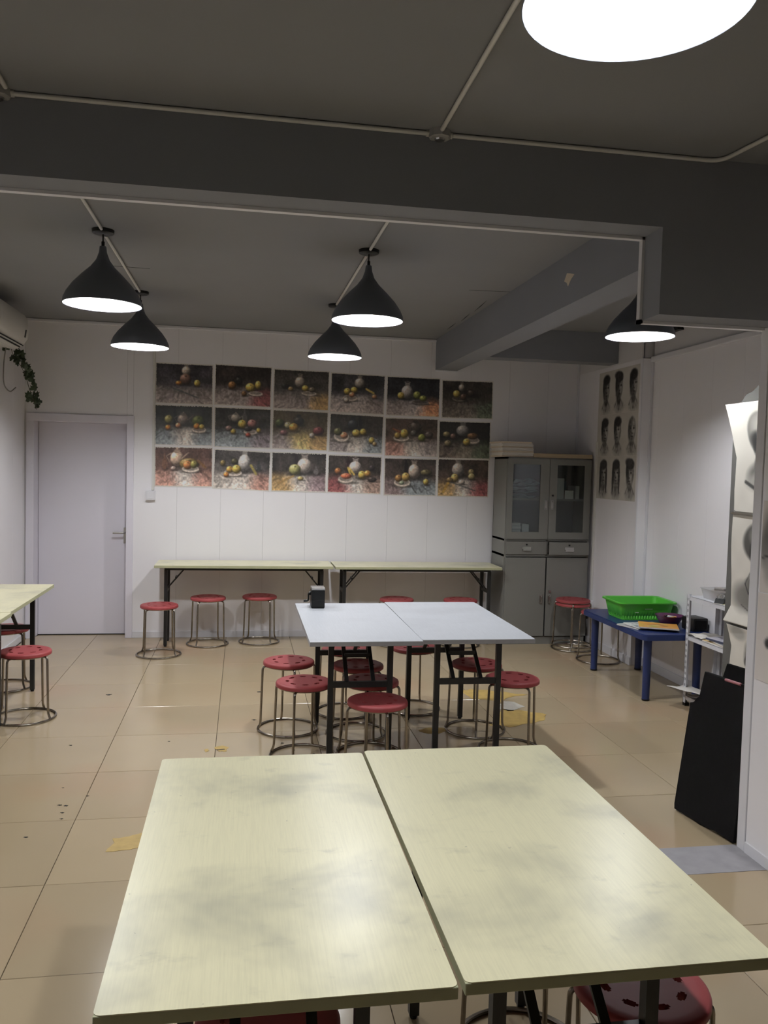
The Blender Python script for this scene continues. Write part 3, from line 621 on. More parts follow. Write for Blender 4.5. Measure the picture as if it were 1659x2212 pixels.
# things on the cabinet
for k in range(10):
    j = random.uniform(-0.012, 0.012); o_ = random.uniform(-0.008, 0.008)
    bm = B(); bx(bm, (-0.155, -0.17, 0), (0.155, 0.17, 0.0135), bevel=0.0015)
    o = obj('canvas_board', bm, PAPER if k % 3 else CREAM, None, loc=(CX0 + 0.098 + j, CY0 + 0.185 + o_, CH + 0.0002 + k * 0.0145), rot=(0, 0, 0.02 + random.uniform(-0.03, 0.03)))
    tag(o, (['lowest', 'second lowest', 'third from the bottom', 'fourth from the bottom', 'fifth from the bottom', 'fifth from the top', 'fourth from the top', 'third from the top', 'second from the top', 'topmost'][k]) + ' white canvas board in the pile on the grey cabinet', 'canvas board', 'pile of canvas boards')
o = box_obj('drawing_board', (CX0 + 0.265, CY0 + 0.004, CH + 0.0002), (CX1 + 0.005, CY0 + 0.36, CH + 0.040), WOODB, None, 0.003)
tag(o, 'pale plywood drawing board lying on the grey cabinet beside the pile', 'drawing board')
# power strip cable duct and socket by the cabinet
bm = B(); bx(bm, (XR - 0.018, 7.470, 0.42), (XR - 0.0005, 7.495, 1.95), bevel=0.003); tag(obj('cable_duct', bm, CONDUIT), 'white upright cable duct beside the grey cabinet', 'cable duct')
t = thing('wall_socket', 'white surface mounted socket under the cable duct by the cabinet', 'socket', (XR, 7.482, 0.345))
bm = B(); bx(bm, (-0.045, -0.045, 0), (-0.0005, 0.045, 0.086), bevel=0.004); obj('socket_box', bm, TRIM, t); bm = B(); bx(bm, (-0.049, -0.034, 0.012), (-0.044, 0.034, 0.074), bevel=0.002); obj('face_plate', bm, TRIM, t)
bm = B(); bx(bm, (-0.828, YB - 0.014, 1.385), (-0.806, YB - 0.0005, 2.87), bevel=0.003); tag(obj('cable_duct', bm, CONDUIT), 'white cable duct coming down beside the paintings', 'cable duct')
t = thing('light_switch', 'white light switch on the wall between door and paintings', 'switch', (-0.838, YB, 1.292))
bm = B(); bx(bm, (-0.043, -0.030, 0), (0.043, -0.0005, 0.086), bevel=0.004); obj('switch_box', bm, TRIM, t); bm = B(); bx(bm, (-0.032, -0.034, 0.012), (0.032, -0.029, 0.074), bevel=0.002); obj('rocker', bm, TRIM, t)

# ------------------------------------------------------------------ blue table and what stands on it
BX0, BX1, BY0, BY1, BZ = 2.845, 3.405, 5.49, 6.60, 0.50
t = thing('plastic_table', 'low blue plastic table with round legs by the portrait wall', 'table', ((BX0 + BX1) / 2, (BY0 + BY1) / 2, 0))
hx, hy = (BX1 - BX0) / 2, (BY1 - BY0) / 2
def rrect(hx, hy, r, n=6):
    out = []
    for sx, sy, a0 in ((1, 1, 0), (-1, 1, PI / 2), (-1, -1, PI), (1, -1, 3 * PI / 2)):
        for k in range(n): a = a0 + k * PI / 2 / (n - 1); out.append((sx * (hx - r) + r * math.cos(a), sy * (hy - r) + r * math.sin(a)))
    return out
bm = B(); prism(bm, rrect(hx, hy, 0.05), BZ - 0.042, BZ - 0.006); prism(bm, rrect(hx - 0.008, hy - 0.008, 0.045), BZ - 0.008, BZ); obj('tabletop', bm, BLUE, t, True)
for sx, sy in ((-1, -1), (-1, 1), (1, -1), (1, 1)):
    bm = B(); lathe(bm, [(0, 0.01), (0.027, 0.01), (0.030, BZ - 0.045), (0, BZ - 0.045)], 20); lg = obj('leg', bm, BLUE, t, True, loc=(sx * (hx - 0.083), sy * (hy - 0.10), 0))
    bm = B(); lathe(bm, [(0, 0), (0.027, 0), (0.029, 0.012), (0, 0.012)], 20); obj('foot_cap', bm, BLACKP, lg, True)
# basket
t = thing('plastic_basket', 'bright green plastic basket with slots along its lower edge on the blue table', 'basket', (3.163, 6.215, BZ + 0.0005), -0.02)
bm = B(); NP = 120
def ring_pts(hx, hy, r, z):
    per = []
    p = rrect(hx, hy, r, 9); P = [Vector((*q, z)) for q in p]; Ls = [(P[(i + 1) % len(P)] - P[i]).length for i in range(len(P))]; tot = sum(Ls); acc = 0; i = 0; out = []
    for k in range(NP):
        s = k / NP * tot
        while s > acc + Ls[i]: acc += Ls[i]; i += 1
        out.append(P[i].lerp(P[(i + 1) % len(P)], (s - acc) / Ls[i]))
    return out
rows = [(0.198, 0.142, 0.035, 0.0), (0.201, 0.145, 0.036, 0.010), (0.206, 0.150, 0.037, 0.036), (0.218, 0.160, 0.04, 0.090), (0.229, 0.170, 0.045, 0.138), (0.245, 0.186, 0.05, 0.142), (0.248, 0.189, 0.05, 0.130)]
V = [[bm.verts.new(q) for q in ring_pts(*r)] for r in rows]
for i in range(len(rows) - 1):
    for k in range(NP):
        if i == 1 and k % 2 == 0: continue
        bm.faces.new((V[i][k], V[i][(k + 1) % NP], V[i + 1][(k + 1) % NP], V[i + 1][k]))
bm.faces.new(list(reversed(V[0])))
o = obj('basket_body', bm, GREEN, t, True); sm = o.modifiers.new('thickness', 'SOLIDIFY'); sm.thickness = 0.003; sm.offset = 0
bm = B()
for k, (dx, dz) in enumerate([(-0.02, 0.09), (-0.012, 0.09), (-0.004, 0.09), (0.004, 0.09), (0.012, 0.09), (0.02, 0.09), (0.028, 0.09), (0.036, 0.09), (-0.10, 0.062), (-0.092, 0.062), (-0.084, 0.062), (-0.076, 0.062)]):
    bx(bm, (dx - 0.003, -0.1625 if dz > 0.08 else -0.1575, dz - 0.003), (dx + 0.003, -0.153, dz + 0.003))
obj('printed_marks', bm, PAPER, t)
# bowl with crayons
t = thing('bowl', 'purple plastic bowl of crayons on the blue table beside the basket', 'bowl', (3.24, 5.865, BZ + 0.0005))
bm = B(); lathe(bm, [(0, 0.0), (0.060, 0.0), (0.068, 0.012), (0.104, 0.072), (0.109, 0.077), (0.100, 0.072), (0.064, 0.014), (0, 0.008)], 40); obj('bowl_body', bm, PURPLE, t, True)
for k, (cc, dx, dy, a) in enumerate([((0.1, 0.1, 0.12), -0.045, 0, 0.3), ((0.35, 0.1, 0.1), -0.03, 0.02, -0.4), ((0.75, 0.55, 0.3), 0.0, -0.02, 0.5), ((0.55, 0.65, 0.75), 0.02, 0.01, 0.2), ((0.8, 0.5, 0.2), 0.05, 0.0, -0.6), ((0.8, 0.75, 0.7), 0.03, 0.03, 0.9)]):
    M = Matrix.Translation((3.24 + dx, 5.865 + dy, BZ + 0.060)) @ Matrix.Rotation(a, 4, 'Z') @ Matrix.Rotation(1.0 + 0.12 * k, 4, 'X')
    bm = B(); tube(bm, [(0, 0, -0.035), (0, 0, 0.030), (0, 0, 0.042)], [0.007, 0.007, 0.002], 8); o = obj('crayon', bm, mat('crayon_%d' % k, lin(cc), 0.6), None); o.matrix_world = M
    nm = ['black', 'dark red', 'tan', 'pale blue', 'orange', 'off-white'][k]; tag(o, nm + ' crayon sticking out of the purple bowl', 'crayon', 'crayons in the bowl')
# magazines
def paint_canvas(W, H, base): return np.ones((H, W, 3)) * np.array(base)
def uv(W, H): return np.meshgrid(np.linspace(0, 1, W), np.linspace(0, 1, H))
def fnoise(W, H, cells, seed):
    rng = np.random.RandomState(seed); g = rng.rand(cells[1] + 2, cells[0] + 2); U, V_ = uv(W, H); x = U * cells[0]; y = V_ * cells[1]
    xi = x.astype(int); yi = y.astype(int); fx = x - xi; fy = y - yi; fx = fx * fx * (3 - 2 * fx); fy = fy * fy * (3 - 2 * fy)
    return (g[yi, xi] * (1 - fx) + g[yi, xi + 1] * fx) * (1 - fy) + (g[yi + 1, xi] * (1 - fx) + g[yi + 1, xi + 1] * fx) * fy
def blob(img, cx, cy, rx, ry, col, soft=0.25, alpha=1.0, rot=0.0, asp=1.0):
    H, W, _ = img.shape; U, V_ = uv(W, H); dx = (U - cx) * asp; dy = V_ - cy; c, s = math.cos(rot), math.sin(rot)
    d = np.sqrt(((dx * c + dy * s) / rx) ** 2 + ((-dx * s + dy * c) / ry) ** 2); a = np.clip((1 - d) / soft + 0.5, 0, 1)[..., None] * alpha
    img[:] = img * (1 - a) + np.array(col) * a
def ball(img, cx, cy, rx, ry, col, asp=1.4, light=(-0.45, -0.55), soft=0.12, amb=0.42):
    H, W, _ = img.shape; U, V_ = uv(W, H); dx = (U - cx) * asp / rx; dy = (V_ - cy) / ry; d2 = dx * dx + dy * dy
    nz = np.sqrt(np.clip(1 - d2, 0, 1)); lam = np.clip(dx * light[0] + dy * light[1] + nz * 0.65, 0, 1)
    sh = (amb + 0.95 * lam)[..., None] * np.array(col) + (np.clip(lam - 0.82, 0, 1) * 1.6)[..., None]
    a = np.clip((1 - np.sqrt(d2)) / soft + 0.5, 0, 1)[..., None]; img[:] = img * (1 - a) + np.clip(sh, 0, 1) * a
def line(img, x0, y0, x1, y1, wd, col, alpha=1.0, asp=1.4):
    H, W, _ = img.shape; U, V_ = uv(W, H); ax, ay = x0 * asp, y0; bx_, by_ = x1 * asp, y1; px, py = U * asp - ax, V_ - ay; vx, vy = bx_ - ax, by_ - ay
    t_ = np.clip((px * vx + py * vy) / (vx * vx + vy * vy + 1e-9), 0, 1); d = np.hypot(px - t_ * vx, py - t_ * vy); a = np.clip((wd - d) / (wd * 0.6) + 0.3, 0, 1)[..., None] * alpha
    img[:] = img * (1 - a) + np.array(col) * a
def cover_img(seed, base, cols):
    W, H = 40, 52; img = paint_canvas(W, H, base); rng = np.random.RandomState(seed)
    for k in range(14):
        blob(img, rng.uniform(0.1, 0.9), rng.uniform(0.15, 0.9), rng.uniform(0.04, 0.18), rng.uniform(0.03, 0.12), cols[k % len(cols)], 0.6, rng.uniform(0.5, 0.9), rng.uniform(0, 3))
    for k in range(3): line(img, 0.1, 0.06 + k * 0.03, 0.1 + rng.uniform(0.3, 0.7), 0.06 + k * 0.03, 0.008, cols[0], 0.8)
    return img, W, H
def magazine(label, x, y, z, w_, h_, th, rz, base, cols, seed, group=None, cat='magazine', edge=None):
    t = thing('magazine', label, cat, (x, y, z), rz, group)
    bm = B(); bx(bm, (-w_ / 2, -h_ / 2, 0), (w_ / 2, h_ / 2, th - 0.0012)); obj('pages', bm, edge or PAPER, t)
    img, W, H = cover_img(seed, base, cols); X, Y = np.meshgrid(np.linspace(-w_ / 2, w_ / 2, W), np.linspace(h_ / 2, -h_ / 2, H)); U, V_ = uv(W, H)
    Z = th - 0.001 + 0.006 * np.clip(U - 0.75, 0, 1) * 4 * (V_ > -1) * np.clip(1 - V_ * 1.5, 0, 1)
    o = obj('cover', grid_mesh('cover', W, H, np.stack([X, Y, Z], 2), img), PRINT, t); sm = o.modifiers.new('thickness', 'SOLIDIFY'); sm.thickness = 0.0008; sm.offset = -1
    return t
gm = 'magazines on the blue table'
magazine('grey magazine at the bottom of the fan on the blue table', 2.985, 5.835, BZ + 0.0005, 0.21, 0.27, 0.006, 1.95, (0.72, 0.72, 0.72), [(0.4, 0.42, 0.45), (0.85, 0.85, 0.85)], 1, gm)
magazine('white magazine in the middle of the fan on the blue table', 3.02, 5.80, BZ + 0.0095, 0.21, 0.27, 0.006, 1.75, (0.85, 0.85, 0.84), [(0.35, 0.38, 0.42), (0.6, 0.6, 0.65)], 2, gm)
magazine('orange magazine with a food picture lying on top on the blue table', 3.065, 5.705, BZ + 0.0180, 0.21, 0.28, 0.012, 1.15, (0.86, 0.62, 0.30), [(0.75, 0.70, 0.35), (0.85, 0.75, 0.5), (0.55, 0.25, 0.15), (0.6, 0.65, 0.3)], 3, gm)
t = thing('speaker_box', 'black rounded box at the end of the blue table behind the shelf post', 'box', (3.335, 5.665, BZ + 0.0005), 0.1)
bm = B(); bx(bm, (-0.065, -0.075, 0), (0.065, 0.075, 0.100), bevel=0.018); obj('case', bm, BLACKP, t, True); bm = B(); bx(bm, (-0.050, -0.0755, 0.02), (0.050, -0.072, 0.082), bevel=0.001); obj('front_grille', bm, BLACKC, t)

# ------------------------------------------------------------------ white slotted shelf unit
SX0, SX1, SY0, SY1 = 3.150, 3.408, 4.62, 5.465
WSTEEL = mat('white_enamel_steel', lin((0.80, 0.80, 0.82)), 0.4, var=0.08, scale=30)
t = thing('shelf_unit', 'white slotted steel shelf unit beside the blue table', 'shelf', (SX0, SY0, 0)); sw, sd = SX1 - SX0, SY1 - SY0
for ix, x in ((0, 0.0), (1, sw)):
    for iy, y in ((0, 0.0), (1, sd)):
        sx, sy = (1 if ix == 0 else -1), (1 if iy == 0 else -1)
        bm = B(); bx(bm, (x, y, 0.02), (x + sx * 0.003, y + sy * 0.033, 0.80)); bx(bm, (x, y, 0.02), (x + sx * 0.033, y + sy * 0.003, 0.80)); po = obj('post', bm, WSTEEL, t)
        bm = B()
        for k in range(18):
            z = 0.06 + k * 0.041
            for dy in (0.0095, 0.0215): bx(bm, (x - sx * 0.0006, y + sy * dy, z), (x + sx * 0.0, y + sy * (dy + 0.004), z + 0.018))
            for dx in (0.0095, 0.0215): bx(bm, (x + sx * dx, y - sy * 0.0006, z), (x + sx * (dx + 0.004), y, z + 0.018))
        o = obj('slot_rows', bm, DARK, po); o['kind'] = 'stuff'
        bm = B(); bx(bm, (min(x, x + sx * 0.033), min(y, y + sy * 0.033), 0.0), (max(x, x + sx * 0.033), max(y, y + sy * 0.033), 0.022)); obj('foot_cap', bm, BLACKP, po)
for z in (0.075, 0.505, 0.790):
    bm = B(); bx(bm, (0.004, 0.004, z - 0.002), (sw - 0.004, sd - 0.004, z))
    for lo, hi in (((0.004, 0.004), (0.006, sd - 0.004)), ((sw - 0.006, 0.004), (sw - 0.004, sd - 0.004)), ((0.004, 0.004), (sw - 0.004, 0.006)), ((0.004, sd - 0.006), (sw - 0.004, sd - 0.004))): bx(bm, (*lo, z - 0.030), (*hi, z))
    obj('shelf_board', bm, WSTEEL, t)
t = thing('plastic_tray', 'clear plastic tray of odds and ends on the top shelf', 'tray', (3.295, 5.24, 0.7905))
bm = B(); V = [[bm.verts.new(Vector((*q, z))) for q in rrect(hx_, hy_, 0.03, 6)] for hx_, hy_, z in ((0.085, 0.13, 0.0), (0.10, 0.145, 0.07), (0.107, 0.152, 0.072))]
for i in range(2):
    for k in range(len(V[0])): bm.faces.new((V[i][k], V[i][(k + 1) % len(V[0])], V[i + 1][(k + 1) % len(V[0])], V[i + 1][k]))
bm.faces.new(list(reversed(V[0]))); o = obj('tray_body', bm, CLEAR, t, True); sm = o.modifiers.new('thickness', 'SOLIDIFY'); sm.thickness = 0.002
for k, (cc, dx, dy, hh) in enumerate([((0.45, 0.16, 0.15), 0.0, 0.04, 0.045), ((0.25, 0.24, 0.25), 0.01, -0.05, 0.055), ((0.55, 0.52, 0.50), -0.03, 0.0, 0.035)]):
    bm = B(); bx(bm, (-0.04, -0.055, 0), (0.04, 0.055, hh * 0.5), bevel=0.006); bx(bm, (-0.03, -0.04, hh * 0.5), (0.03, 0.03, hh), bevel=0.005)
    o = obj('paint_box', bm, mat('paint_box_%d' % k, lin(cc), 0.5), None, loc=(3.295 + dx, 5.24 + dy * 1.2, 0.794 + (0.0 if k != 2 else 0.05)), rot=(0, 0, 0.3 * k)); tag(o, ['dark red', 'dark grey', 'pale grey'][k] + ' paint box inside the clear tray', 'paint box')
magazine('white leaflet on the top shelf under the clip', 3.215, 5.06, 0.7905, 0.10, 0.16, 0.004, 0.3, (0.85, 0.84, 0.80), [(0.75, 0.70, 0.35), (0.5, 0.5, 0.5)], 5, cat='leaflet')
t = thing('bulldog_clip', 'black bulldog clip with steel loops on the top shelf', 'clip', (3.182, 5.10, 0.7945), 0.5)
bm = B(); prism(bm, [(-0.022, 0), (0.022, 0), (0.004, 0.030), (-0.004, 0.030)], -0.032, 0.032, Matrix(((1, 0, 0, 0), (0, 0, 1, 0), (0, 1, 0, 0), (0, 0, 0, 1)))); obj('jaw', bm, BLACKP, t)
for s in (-1, 1):
    bm = B(); tube(bm, bend([(s * 0.005, -0.014, 0.028), (s * 0.020, -0.018, 0.055), (s * 0.020, 0.018, 0.055), (s * 0.005, 0.014, 0.028)], 0.012), 0.0022, 6); obj('wire_loop', bm, STEEL, t, True)
for k, (lab, base, cols, rz, th) in enumerate([('yellow edged exercise book lying on the middle shelf', (0.85, 0.70, 0.40), [(0.8, 0.75, 0.6), (0.5, 0.4, 0.2)], 0.06, 0.012), ('grey drawing book on the middle shelf of the white unit', (0.55, 0.55, 0.58), [(0.3, 0.3, 0.33), (0.8, 0.8, 0.8)], -0.10, 0.010), ('sketch book with a grey portrait cover on top of the middle shelf pile', (0.78, 0.77, 0.80), [(0.45, 0.44, 0.5), (0.6, 0.58, 0.62), (0.3, 0.3, 0.35)], 0.18, 0.014)]):
    magazine(lab, 3.255 + 0.004 * k, 5.12 - 0.02 * k, 0.5055 + [0, 0.0125, 0.0245][k], 0.19, 0.27, th, rz, base, cols, 10 + k, 'books on the middle shelf', 'book', edge=mat('navy_page_edge', lin((0.25, 0.27, 0.36)), 0.6) if k == 2 else None)
me = crumple('loose_paper', 0.20, 0.19, 0.02, 71, None, 18); o = obj('loose_paper', me, PAPER, None, loc=(3.255, 5.362, 0.506)); sm = o.modifiers.new('thickness', 'SOLIDIFY'); sm.thickness = 0.001; tag(o, 'loose white paper on the middle shelf by its post', 'paper')
for k, (x, y, z, w_, d_, m_, rz, lab) in enumerate([(3.27, 5.20, 0.0765, 0.25, 0.40, PAPERG, 0.05, 'smudged charcoal drawing lying on the bottom shelf'), (3.20, 5.30, 0.112, 0.26, 0.40, PAPER, 0.45, 'white drawing paper jutting out of the bottom shelf'), (3.17, 5.02, 0.100, 0.24, 0.36, PAPER, -0.35, 'curled white paper hanging off the bottom shelf edge'), (3.28, 5.05, 0.150, 0.24, 0.36, PAPERG, 0.2, 'dark smudged drawing on top of the bottom shelf papers')]):
    me = crumple('drawing_paper', w_, d_, 0.03, 60 + k, None, 22, smoothf=0.7)
    o = obj('drawing_paper', me, m_, None, loc=(x, y, z), rot=(0, 0.10 if k in (1,) else -0.12 if k == 2 else 0, rz)); sm = o.modifiers.new('thickness', 'SOLIDIFY'); sm.thickness = 0.001; tag(o, lab, 'paper', 'papers on the bottom shelf')

# ------------------------------------------------------------------ charcoal drawings
def head(img, cx, cy, w_, h_, asp, seed, hair=1, tone=0.62, paper=(0.80, 0.78, 0.75), turn=0.0):
    """a generic charcoal head study"""
    rng = np.random.RandomState(seed); dk = np.array((0.13, 0.12, 0.12)); pp = np.array(paper); mid = pp * tone
    blob(img, cx + 0.02 * w_, cy + 0.56 * h_, w_ * 0.42 * asp, h_ * 0.16, pp * 0.72, 0.9, 0.8, 0, asp)
    for s in (-1, 1):
        line(img, cx + s * 0.2 * w_, cy + 0.36 * h_, cx + s * 0.42 * w_, cy + 0.56 * h_, 0.012, dk, 0.55, asp); line(img, cx + s * 0.17 * w_, cy + 0.40 * h_, cx, cy + 0.66 * h_, 0.010, dk, 0.6, asp)
    blob(img, cx, cy + 0.34 * h_, w_ * 0.20 * asp, h_ * 0.16, mid * 0.75, 0.5, 0.95, 0, asp)
    blob(img, cx, cy, w_ * 0.36 * asp, h_ * 0.37, mid, 0.14, 1, 0, asp)
    blob(img, cx + (0.14 + turn) * w_, cy - 0.02 * h_, w_ * 0.16 * asp, h_ * 0.28, pp * 0.92, 0.8, 0.75, 0, asp)
    blob(img, cx - 0.24 * w_, cy + 0.03 * h_, w_ * 0.13 * asp, h_ * 0.27, pp * 0.34, 0.8, 0.8, 0, asp)
    if hair:
        blob(img, cx, cy - 0.26 * h_, w_ * 0.37 * asp, h_ * 0.15, dk, 0.35, 0.95, 0, asp)
        blob(img, cx - 0.31 * w_, cy - 0.10 * h_, w_ * 0.10 * asp, h_ * 0.2, dk, 0.5, 0.9, 0, asp)
        if hair == 2:
            for s in (-1, 1): blob(img, cx + s * 0.33 * w_, cy + 0.15 * h_, w_ * 0.10 * asp, h_ * 0.42, dk, 0.5, 0.85, 0, asp)
        if hair == 3: blob(img, cx - 0.06 * w_, cy - 0.30 * h_, w_ * 0.42 * asp, h_ * 0.13, dk * 1.6, 0.4, 0.95, 0.2, asp)
    for s in (-1, 1):
        ex = cx + turn * w_ + s * 0.15 * w_; blob(img, ex, cy - 0.03 * h_, w_ * 0.085 * asp, h_ * 0.030, dk, 0.6, 0.9, 0, asp); line(img, ex - 0.08 * w_, cy - 0.09 * h_, ex + 0.08 * w_, cy - 0.095 * h_, 0.008, dk, 0.7, asp)
    line(img, cx + turn * w_ - 0.04 * w_, cy - 0.02 * h_, cx + turn * w_ - 0.05 * w_, cy + 0.10 * h_, 0.008, dk, 0.5, asp); blob(img, cx + turn * w_, cy + 0.115 * h_, w_ * 0.07 * asp, h_ * 0.022, dk, 0.6, 0.7, 0, asp)
    blob(img, cx + turn * w_, cy + 0.205 * h_, w_ * 0.11 * asp, h_ * 0.020, dk, 0.6, 0.85, 0, asp); blob(img, cx, cy + 0.275 * h_, w_ * 0.10 * asp, h_ * 0.018, pp * 0.4, 0.8, 0.7, 0, asp)
rowz = [(2.59, 2.190), (2.190, 1.806), (1.806, 1.411)]
py0, py1 = 6.682, 7.498
hs = [[(1, 0.05), (3, 0.04), (1, 0.05)], [(1, 0.06), (1, -0.05), (0, 0.02)], [(2, 0.03), (2, 0.0), (3, -0.06)]]
for ri, (zt_, zb_) in enumerate(rowz):
    W, H = 150, 78; img = paint_canvas(W, H, (0.74, 0.72, 0.69)); img += (fnoise(W, H, (9, 6), ri)[..., None] - 0.5) * 0.05; asp = (py1 - py0) / (zt_ - zb_)
    for ci in range(3):
        head(img, [0.20, 0.53, 0.87][ci], 0.40, 0.235, 0.80, asp, 10 * ri + ci, hs[ri][ci][0], 0.42 if ri == 0 else 0.58, (0.74, 0.72, 0.69), hs[ri][ci][1])
    img *= (0.80 + 0.4 * fnoise(W, H, (44, 24), 90 + ri))[..., None] ** np.clip((0.72 - img.mean(2, keepdims=True)) * 4, 0, 1.5); sm_ = img.copy(); sm_[1:-1, 1:-1] = (img[1:-1, 1:-1] + img[:-2, 1:-1] + img[2:, 1:-1] + img[1:-1, :-2] + img[1:-1, 2:]) / 5; img = sm_
    t = thing('portrait_sheet', ['uppermost sheet of three dark charcoal head studies on the wall by the cabinet', 'middle sheet of three charcoal head studies on the wall by the cabinet', 'lowest sheet of three charcoal head studies on the wall, with long haired heads'][ri], 'drawing', (XR, 0, zb_), 0, 'sheets of head studies')
    Ys, Zs = np.meshgrid(np.linspace(py1, py0, W), np.linspace(zt_ - zb_, 0.001, H)); Xs = -0.0035 - 0.001 * np.sin(Ys * 9 + ri)
    obj('drawn_surface', grid_mesh('drawn_surface', W, H, np.stack([Xs, Ys, Zs], 2), img), CHAR, t)
    box_obj('paper', (-0.0022, py0, 0.001), (-0.0004, py1, zt_ - zb_), PAPER, t)
# grey board with large bust drawings
BXP = 3.055
t = thing('display_board', 'tall grey board with bust drawings pinned on, behind the partition edge', 'board', (BXP, 4.30, 0))
bm = B(); prism(bm, [(0, 0.0), (0.542, 0.0), (0.542, 2.065), (0.47, 2.11), (0.42, 2.155), (0.36, 2.165), (0.30, 2.20), (0, 2.20)], 0, 0.012, Matrix(((0, 0, 1, 0), (1, 0, 0, 0), (0, 1, 0, 0), (0, 0, 0, 1)))); obj('board_panel', bm, GREYB, t)
def bust(kind, W, H):
    pp = (0.82, 0.80, 0.76); img = paint_canvas(W, H, pp); img += (fnoise(W, H, (5, 7), kind)[..., None] - 0.5) * 0.04; asp = 0.70; dk = np.array((0.12, 0.12, 0.12))
    if kind == 0:
        for (cx, cy, rx, ry, c, s) in [(0.56, 0.29, .17, .20, 0.55, .12), (0.60, 0.24, .13, .12, .82, .8), (0.50, 0.34, .09, .07, .15, .7), (0.62, 0.355, .10, .02, .75, .6), (0.47, 0.40, .05, .09, .14, .6), (0.66, 0.40, .04, .08, .2, .6), (0.55, 0.42, .05, .07, .85, .6), (0.58, 0.49, .07, .03, .15, .6), (0.56, 0.56, .10, .10, .22, .4), (0.60, 0.66, .22, .12, .45, .5), (0.56, 0.72, .20, .08, .78, .7), (0.58, 0.81, .06, .08, .42, .3)]: blob(img, cx, cy, rx * 1, ry, np.array(pp) * c, s, 0.95, 0, asp)
        line(img, 0.24, 0.72, 0.55, 0.80, 0.018, dk, 0.8, asp)
    elif kind == 1:
        for (cx, cy, rx, ry, c, s) in [(0.60, 0.24, .23, .18, .30, .2), (0.56, 0.18, .10, .08, .75, .8), (0.66, 0.30, .10, .06, .20, .5), (0.66, 0.40, .12, .12, .80, .4), (0.47, 0.33, .04, .08, .2, .6), (0.55, 0.60, .14, .06, .5, .6), (0.50, 0.72, .16, .14, .4, .7), (0.28, 0.74, .15, .12, .55, .9), (0.62, 0.76, .12, .08, .85, .6)]: blob(img, cx, cy, rx, ry, np.array(pp) * c, s, 0.9, 0, asp)
        line(img, 0.50, 0.45, 0.32, 0.62, 0.008, dk, 0.7, asp); line(img, 0.32, 0.62, 0.40, 0.70, 0.010, dk, 0.7, asp); line(img, 0.40, 0.70, 0.62, 0.73, 0.012, dk, 0.6, asp); line(img, 0.25, 0.82, 0.7, 0.92, 0.006, dk, 0.6, asp)
    else:
        for (cx, cy, rx, ry, c, s) in [(0.60, 0.30, .18, .20, .5, .3), (0.42, 0.38, .05, .06, .3, .6), (0.52, 0.42, .05, .14, .25, .6), (0.46, 0.66, .16, .10, .4, .6), (0.30, 0.78, .20, .10, .5, .9), (0.6, 0.84, .3, .14, .45, .9), (0.24, 0.07, .12, .08, .75, .6)]: blob(img, cx, cy, rx, ry, np.array(pp) * c, s, 0.9, 0, asp)
        line(img, 0.46, 0.5, 0.40, 0.74, 0.014, dk, 0.7, asp); line(img, 0.25, 0.72, 0.6, 0.80, 0.010, dk, 0.6, asp)
    return img
for k, (z0_, z1_, yl, lab) in enumerate([(1.425, 2.105, 4.915, 'large bust drawing with bald head at the top of the grey board'), (0.735, 1.410, 4.810, 'large drawing of a dark haired bust in the middle of the grey board'), (0.20, 0.715, 4.825, 'large bust drawing at the bottom of the grey board')]):
    W, H = 70, 90; img = bust(k, W, H); t = thing('bust_drawing', lab, 'drawing', (BXP, 0, z0_), 0, 'bust drawings on the grey board')
    U, V_ = uv(W, H); hgt = z1_ - z0_
    if k == 0: yleft = np.interp(V_, [0, 0.12, 0.28, 0.5, 0.8, 1.0], [4.930, 4.885, 4.832, 4.775, 4.792, 4.785])
    elif k == 1: yleft = np.interp(V_, [0, 0.3, 0.6, 0.85, 1.0], [4.785, 4.785, 4.775, 4.770, 4.800])
    else: yleft = np.interp(V_, [0, 0.1, 0.25, 0.55, 1.0], [4.80, 4.77, 4.735, 4.755, 4.735])
    Y = yleft * (1 - U) + 4.34 * U; Z = hgt * (1 - V_); X = -0.006 - 0.010 * np.clip(0.35 - U, 0, 1) * (1 + 0.5 * np.sin(V_ * 6 + k)) - 0.003 * np.sin(V_ * 5 + U * 4)
    if k == 1: X = X - 0.05 * np.clip(V_ - 0.85, 0, 1) * 4 * (1 - U)
    o = obj('drawn_surface', grid_mesh('drawn_surface', W, H, np.stack([X, Y, Z], 2), img), CHAR, t); sm = o.modifiers.new('thickness', 'SOLIDIFY'); sm.thickness = 0.0008; sm.offset = -1
    if k == 0:
        bm = B(); tube(bm, [(-0.018, 4.795, -0.006), (-0.018, 4.40, -0.006)], 0.006, 8); tube(bm, [(-0.018, 4.76, -0.006), (-0.018, 4.76, 0.012)], 0.004, 6); obj('hanging_rod', bm, STEEL, t)
